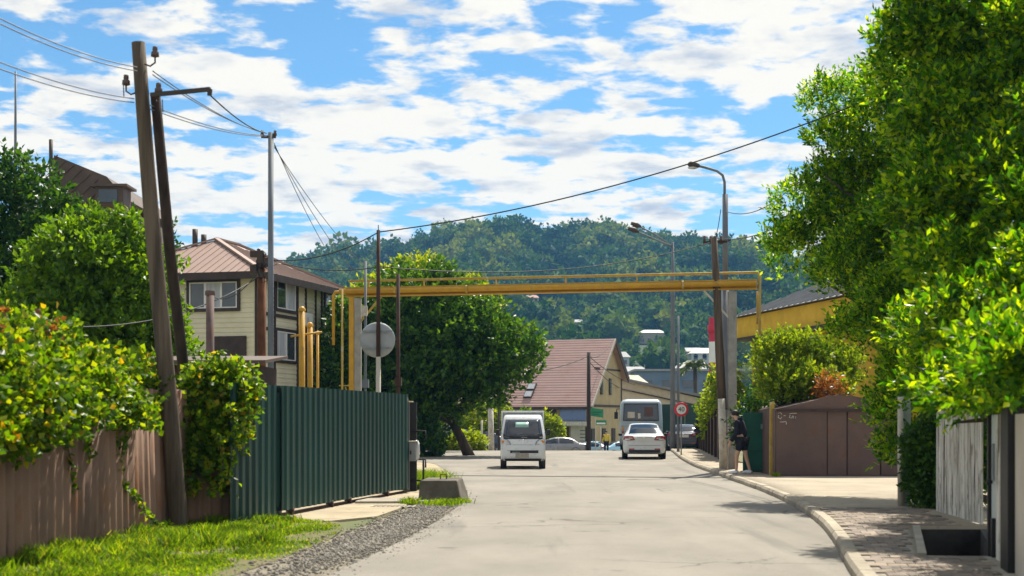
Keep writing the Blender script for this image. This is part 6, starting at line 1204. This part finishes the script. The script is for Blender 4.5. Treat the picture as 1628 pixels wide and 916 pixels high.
# ------------------------------------------------------------------ people
def skin_mesh(J, E, rad, sub=2):
    me = bpy.data.meshes.new('s'); keys = list(J); idx = {k: i for i, k in enumerate(keys)}
    me.from_pydata([J[k] for k in keys], [(idx[a], idx[b_]) for a, b_ in E], []); o = bpy.data.objects.new('s', me); COL.objects.link(o)
    md = o.modifiers.new('skin', 'SKIN'); md.use_smooth_shade = True
    for k in keys: r_ = rad[k]; me.skin_vertices[0].data[idx[k]].radius = (r_, r_) if isinstance(r_, (int, float)) else r_
    me.skin_vertices[0].data[0].use_root = True
    sb = o.modifiers.new('sub', 'SUBSURF'); sb.levels = sb.render_levels = sub
    out = bpy.data.meshes.new_from_object(o.evaluated_get(bpy.context.evaluated_depsgraph_get())); bpy.data.objects.remove(o); bpy.data.meshes.remove(me)
    out.polygons.foreach_set('use_smooth', [True] * len(out.polygons)); return out
def person(loc, rz, label, top, legs, shoes, shorts=False, sc=1.0, stride=.18, lean=.1, sleeves=True, hood=False):
    'faces -x before turning by rz'
    t = thing('person', loc, label, 'person', world=False); t.rotation_euler = (0, 0, rz); t.scale = (sc, sc, sc)
    L = lean
    J = {'pel': (0, 0, .95), 'sp': (-.25 * L, 0, 1.12), 'ch': (-.7 * L, 0, 1.33), 'nk': (-1.1 * L, 0, 1.49), 'hb': (-1.3 * L - .02, 0, 1.56), 'hm': (-1.5 * L - .035, 0, 1.635), 'ht': (-1.6 * L - .02, 0, 1.715), 'nose': (-1.5 * L - .125, 0, 1.62)}
    rad = {'pel': (.125, .15), 'sp': (.10, .135), 'ch': (.11, .16), 'nk': .055, 'hb': (.075, .065), 'hm': (.098, .082), 'ht': (.075, .065), 'nose': .014}
    E = [('pel', 'sp'), ('sp', 'ch'), ('ch', 'nk'), ('nk', 'hb'), ('hb', 'hm'), ('hm', 'ht'), ('hm', 'nose')]
    for s, n in ((-1, 'a'), (1, 'b')):
        f = stride * (1 if s < 0 else -1)
        add = {'sh': (-.75 * L, s * .17, 1.42), 'el': (-.55 * L + .04 - f * .2, s * .235, 1.14), 'wr': (-.9 * L - .07 - f * .35, s * .24, .90), 'pa': (-.95 * L - .09 - f * .4, s * .24, .83)}
        ra = {'sh': .062, 'el': .043, 'wr': .031, 'pa': (.024, .036)}
        px_, py_, pz_ = add['pa']
        for q_, (dx, dy, dz) in enumerate(((-.022, .0, -.075), (-.008, .0, -.085), (.006, 0, -.08), (.02, 0, -.065))): add['f%d' % q_] = (px_ + dx - .01, py_ - s * .01, pz_ + dz); ra['f%d' % q_] = .0085
        add['th'] = (px_ - .05, py_ - s * .02, pz_ - .02); ra['th'] = .0095
        add.update({'hi': (0, s * .095, .90), 'kn': (-.03 - f * .55, s * .105, .50), 'an': (.03 - f, s * .10, .085), 'to': (-.14 - f, s * .115, .035)}); ra.update({'hi': .095, 'kn': .06, 'an': .04, 'to': .035})
        for k, v_ in add.items(): J[k + n] = v_; rad[k + n] = ra[k]
        E += [('ch', 'sh' + n), ('sh' + n, 'el' + n), ('el' + n, 'wr' + n), ('wr' + n, 'pa' + n), ('pa' + n, 'th' + n)] + [('pa' + n, 'f%d' % q_ + n) for q_ in range(4)] + [('pel', 'hi' + n), ('hi' + n, 'kn' + n), ('kn' + n, 'an' + n), ('an' + n, 'to' + n)]
    link('body', skin_mesh(J, E, rad), M_SKIN, t)
    def sub_(keys, edges, grow, name, m, extra=None):
        j = {k: J[k] for k in keys}; r_ = {k: tuple(np.array(rad[k]) + grow) if isinstance(rad[k], tuple) else rad[k] + grow for k in keys}
        if extra: 
            for k, (p, rr_) in extra.items(): j[k] = p; r_[k] = rr_
        link(name, skin_mesh(j, edges, r_), m, t)
    k1 = ['ch', 'pel', 'sp', 'nk'] + [a + n for n in 'ab' for a in ('sh', 'el', 'wr')]
    sub_(k1, [('pel', 'sp'), ('sp', 'ch'), ('ch', 'nk')] + [(x, y) for n in 'ab' for x, y in (('ch', 'sh' + n), ('sh' + n, 'el' + n), ('el' + n, 'wr' + n))], .022, 'hoodie' if hood else 'shirt', top, {'nk': ((J['nk'][0], 0, 1.47), .062)})
    if shorts:
        ex = {}
        for n, s in (('a', -1), ('b', 1)): ex['kk' + n] = (tuple(Vector(J['hi' + n]).lerp(Vector(J['kn' + n]), .72)), .092)
        sub_(['pel', 'hia', 'hib'], [('pel', 'hia'), ('pel', 'hib'), ('hia', 'kka'), ('hib', 'kkb')], .022, 'shorts', legs, ex)
    else:
        sub_(['pel', 'hia', 'hib', 'kna', 'knb', 'ana', 'anb'], [('pel', 'hia'), ('pel', 'hib'), ('hia', 'kna'), ('hib', 'knb'), ('kna', 'ana'), ('knb', 'anb')], .022, 'trousers', legs)
    for n in 'ab':
        a, to = Vector(J['an' + n]), Vector(J['to' + n]); b = MB(); b.tube([a + Vector((.05, 0, -.035)), a + Vector((-.02, 0, -.02)), to.lerp(a, .4) + Vector((0, 0, .005)), to + Vector((-.05, 0, .012))], [.045, .058, .052, .035], 10); b.build('shoe', shoes, t)
    c = Vector(J['hm']); b = MB(); b.ell(c + Vector((.022, 0, .03)), (.105, .092, .098), 14, 9, .03); b.build('hair', M_HAIR, t)
    if hood: b = MB(); b.ell(Vector(J['nk']) + Vector((.075, 0, .0)), (.07, .11, .085), 12, 8, .04); b.build('hood', top, t)
    return t
pp = at(1180, 0, 38.9)
person(Vector((pp.x, 38.9, SW)), R(-32), 'person in black hoodie, black shorts and white trainers walking on the pavement', M_NAVY, M_NAVY, M_SHOE, True, 1.0, .16, .13, hood=True)
person(Vector((at(711, 0, 79).x, 79, gz(79))), R(-60), 'person in pale top and blue jeans under the dark street tree', M_SHIRT, M_DENIM, M_SHOE, False, .98, .14, .02)
person(Vector((at(964, 0, 101).x, 101, gz(101))), R(80), 'person in yellow top and dark trousers before the red roof house', M_YSHIRT, M_NAVY, M_SHOE, False, .98, .1, .02)

# ------------------------------------------------------------------ haze: the air between here and the hill
b = MB(); b.box((0, 640, 78), (3000, 1600, 166)); hz = b.build('haze', None); stuff(hz)
hm = bpy.data.materials.new('thin_blue_haze'); hm.use_nodes = True; t = hm.node_tree; t.nodes.remove(t.nodes['Principled BSDF'])
pv = t.nodes.new('ShaderNodeVolumePrincipled'); pv.inputs['Color'].default_value = (.20, .52, 1, 1); pv.inputs['Density'].default_value = HAZE; pv.inputs['Anisotropy'].default_value = .2
t.links.new(pv.outputs[0], t.nodes['Material Output'].inputs['Volume']); hz.data.materials.append(hm)
tag(hz, 'thin blue haze in front of the wooded hill', 'haze')
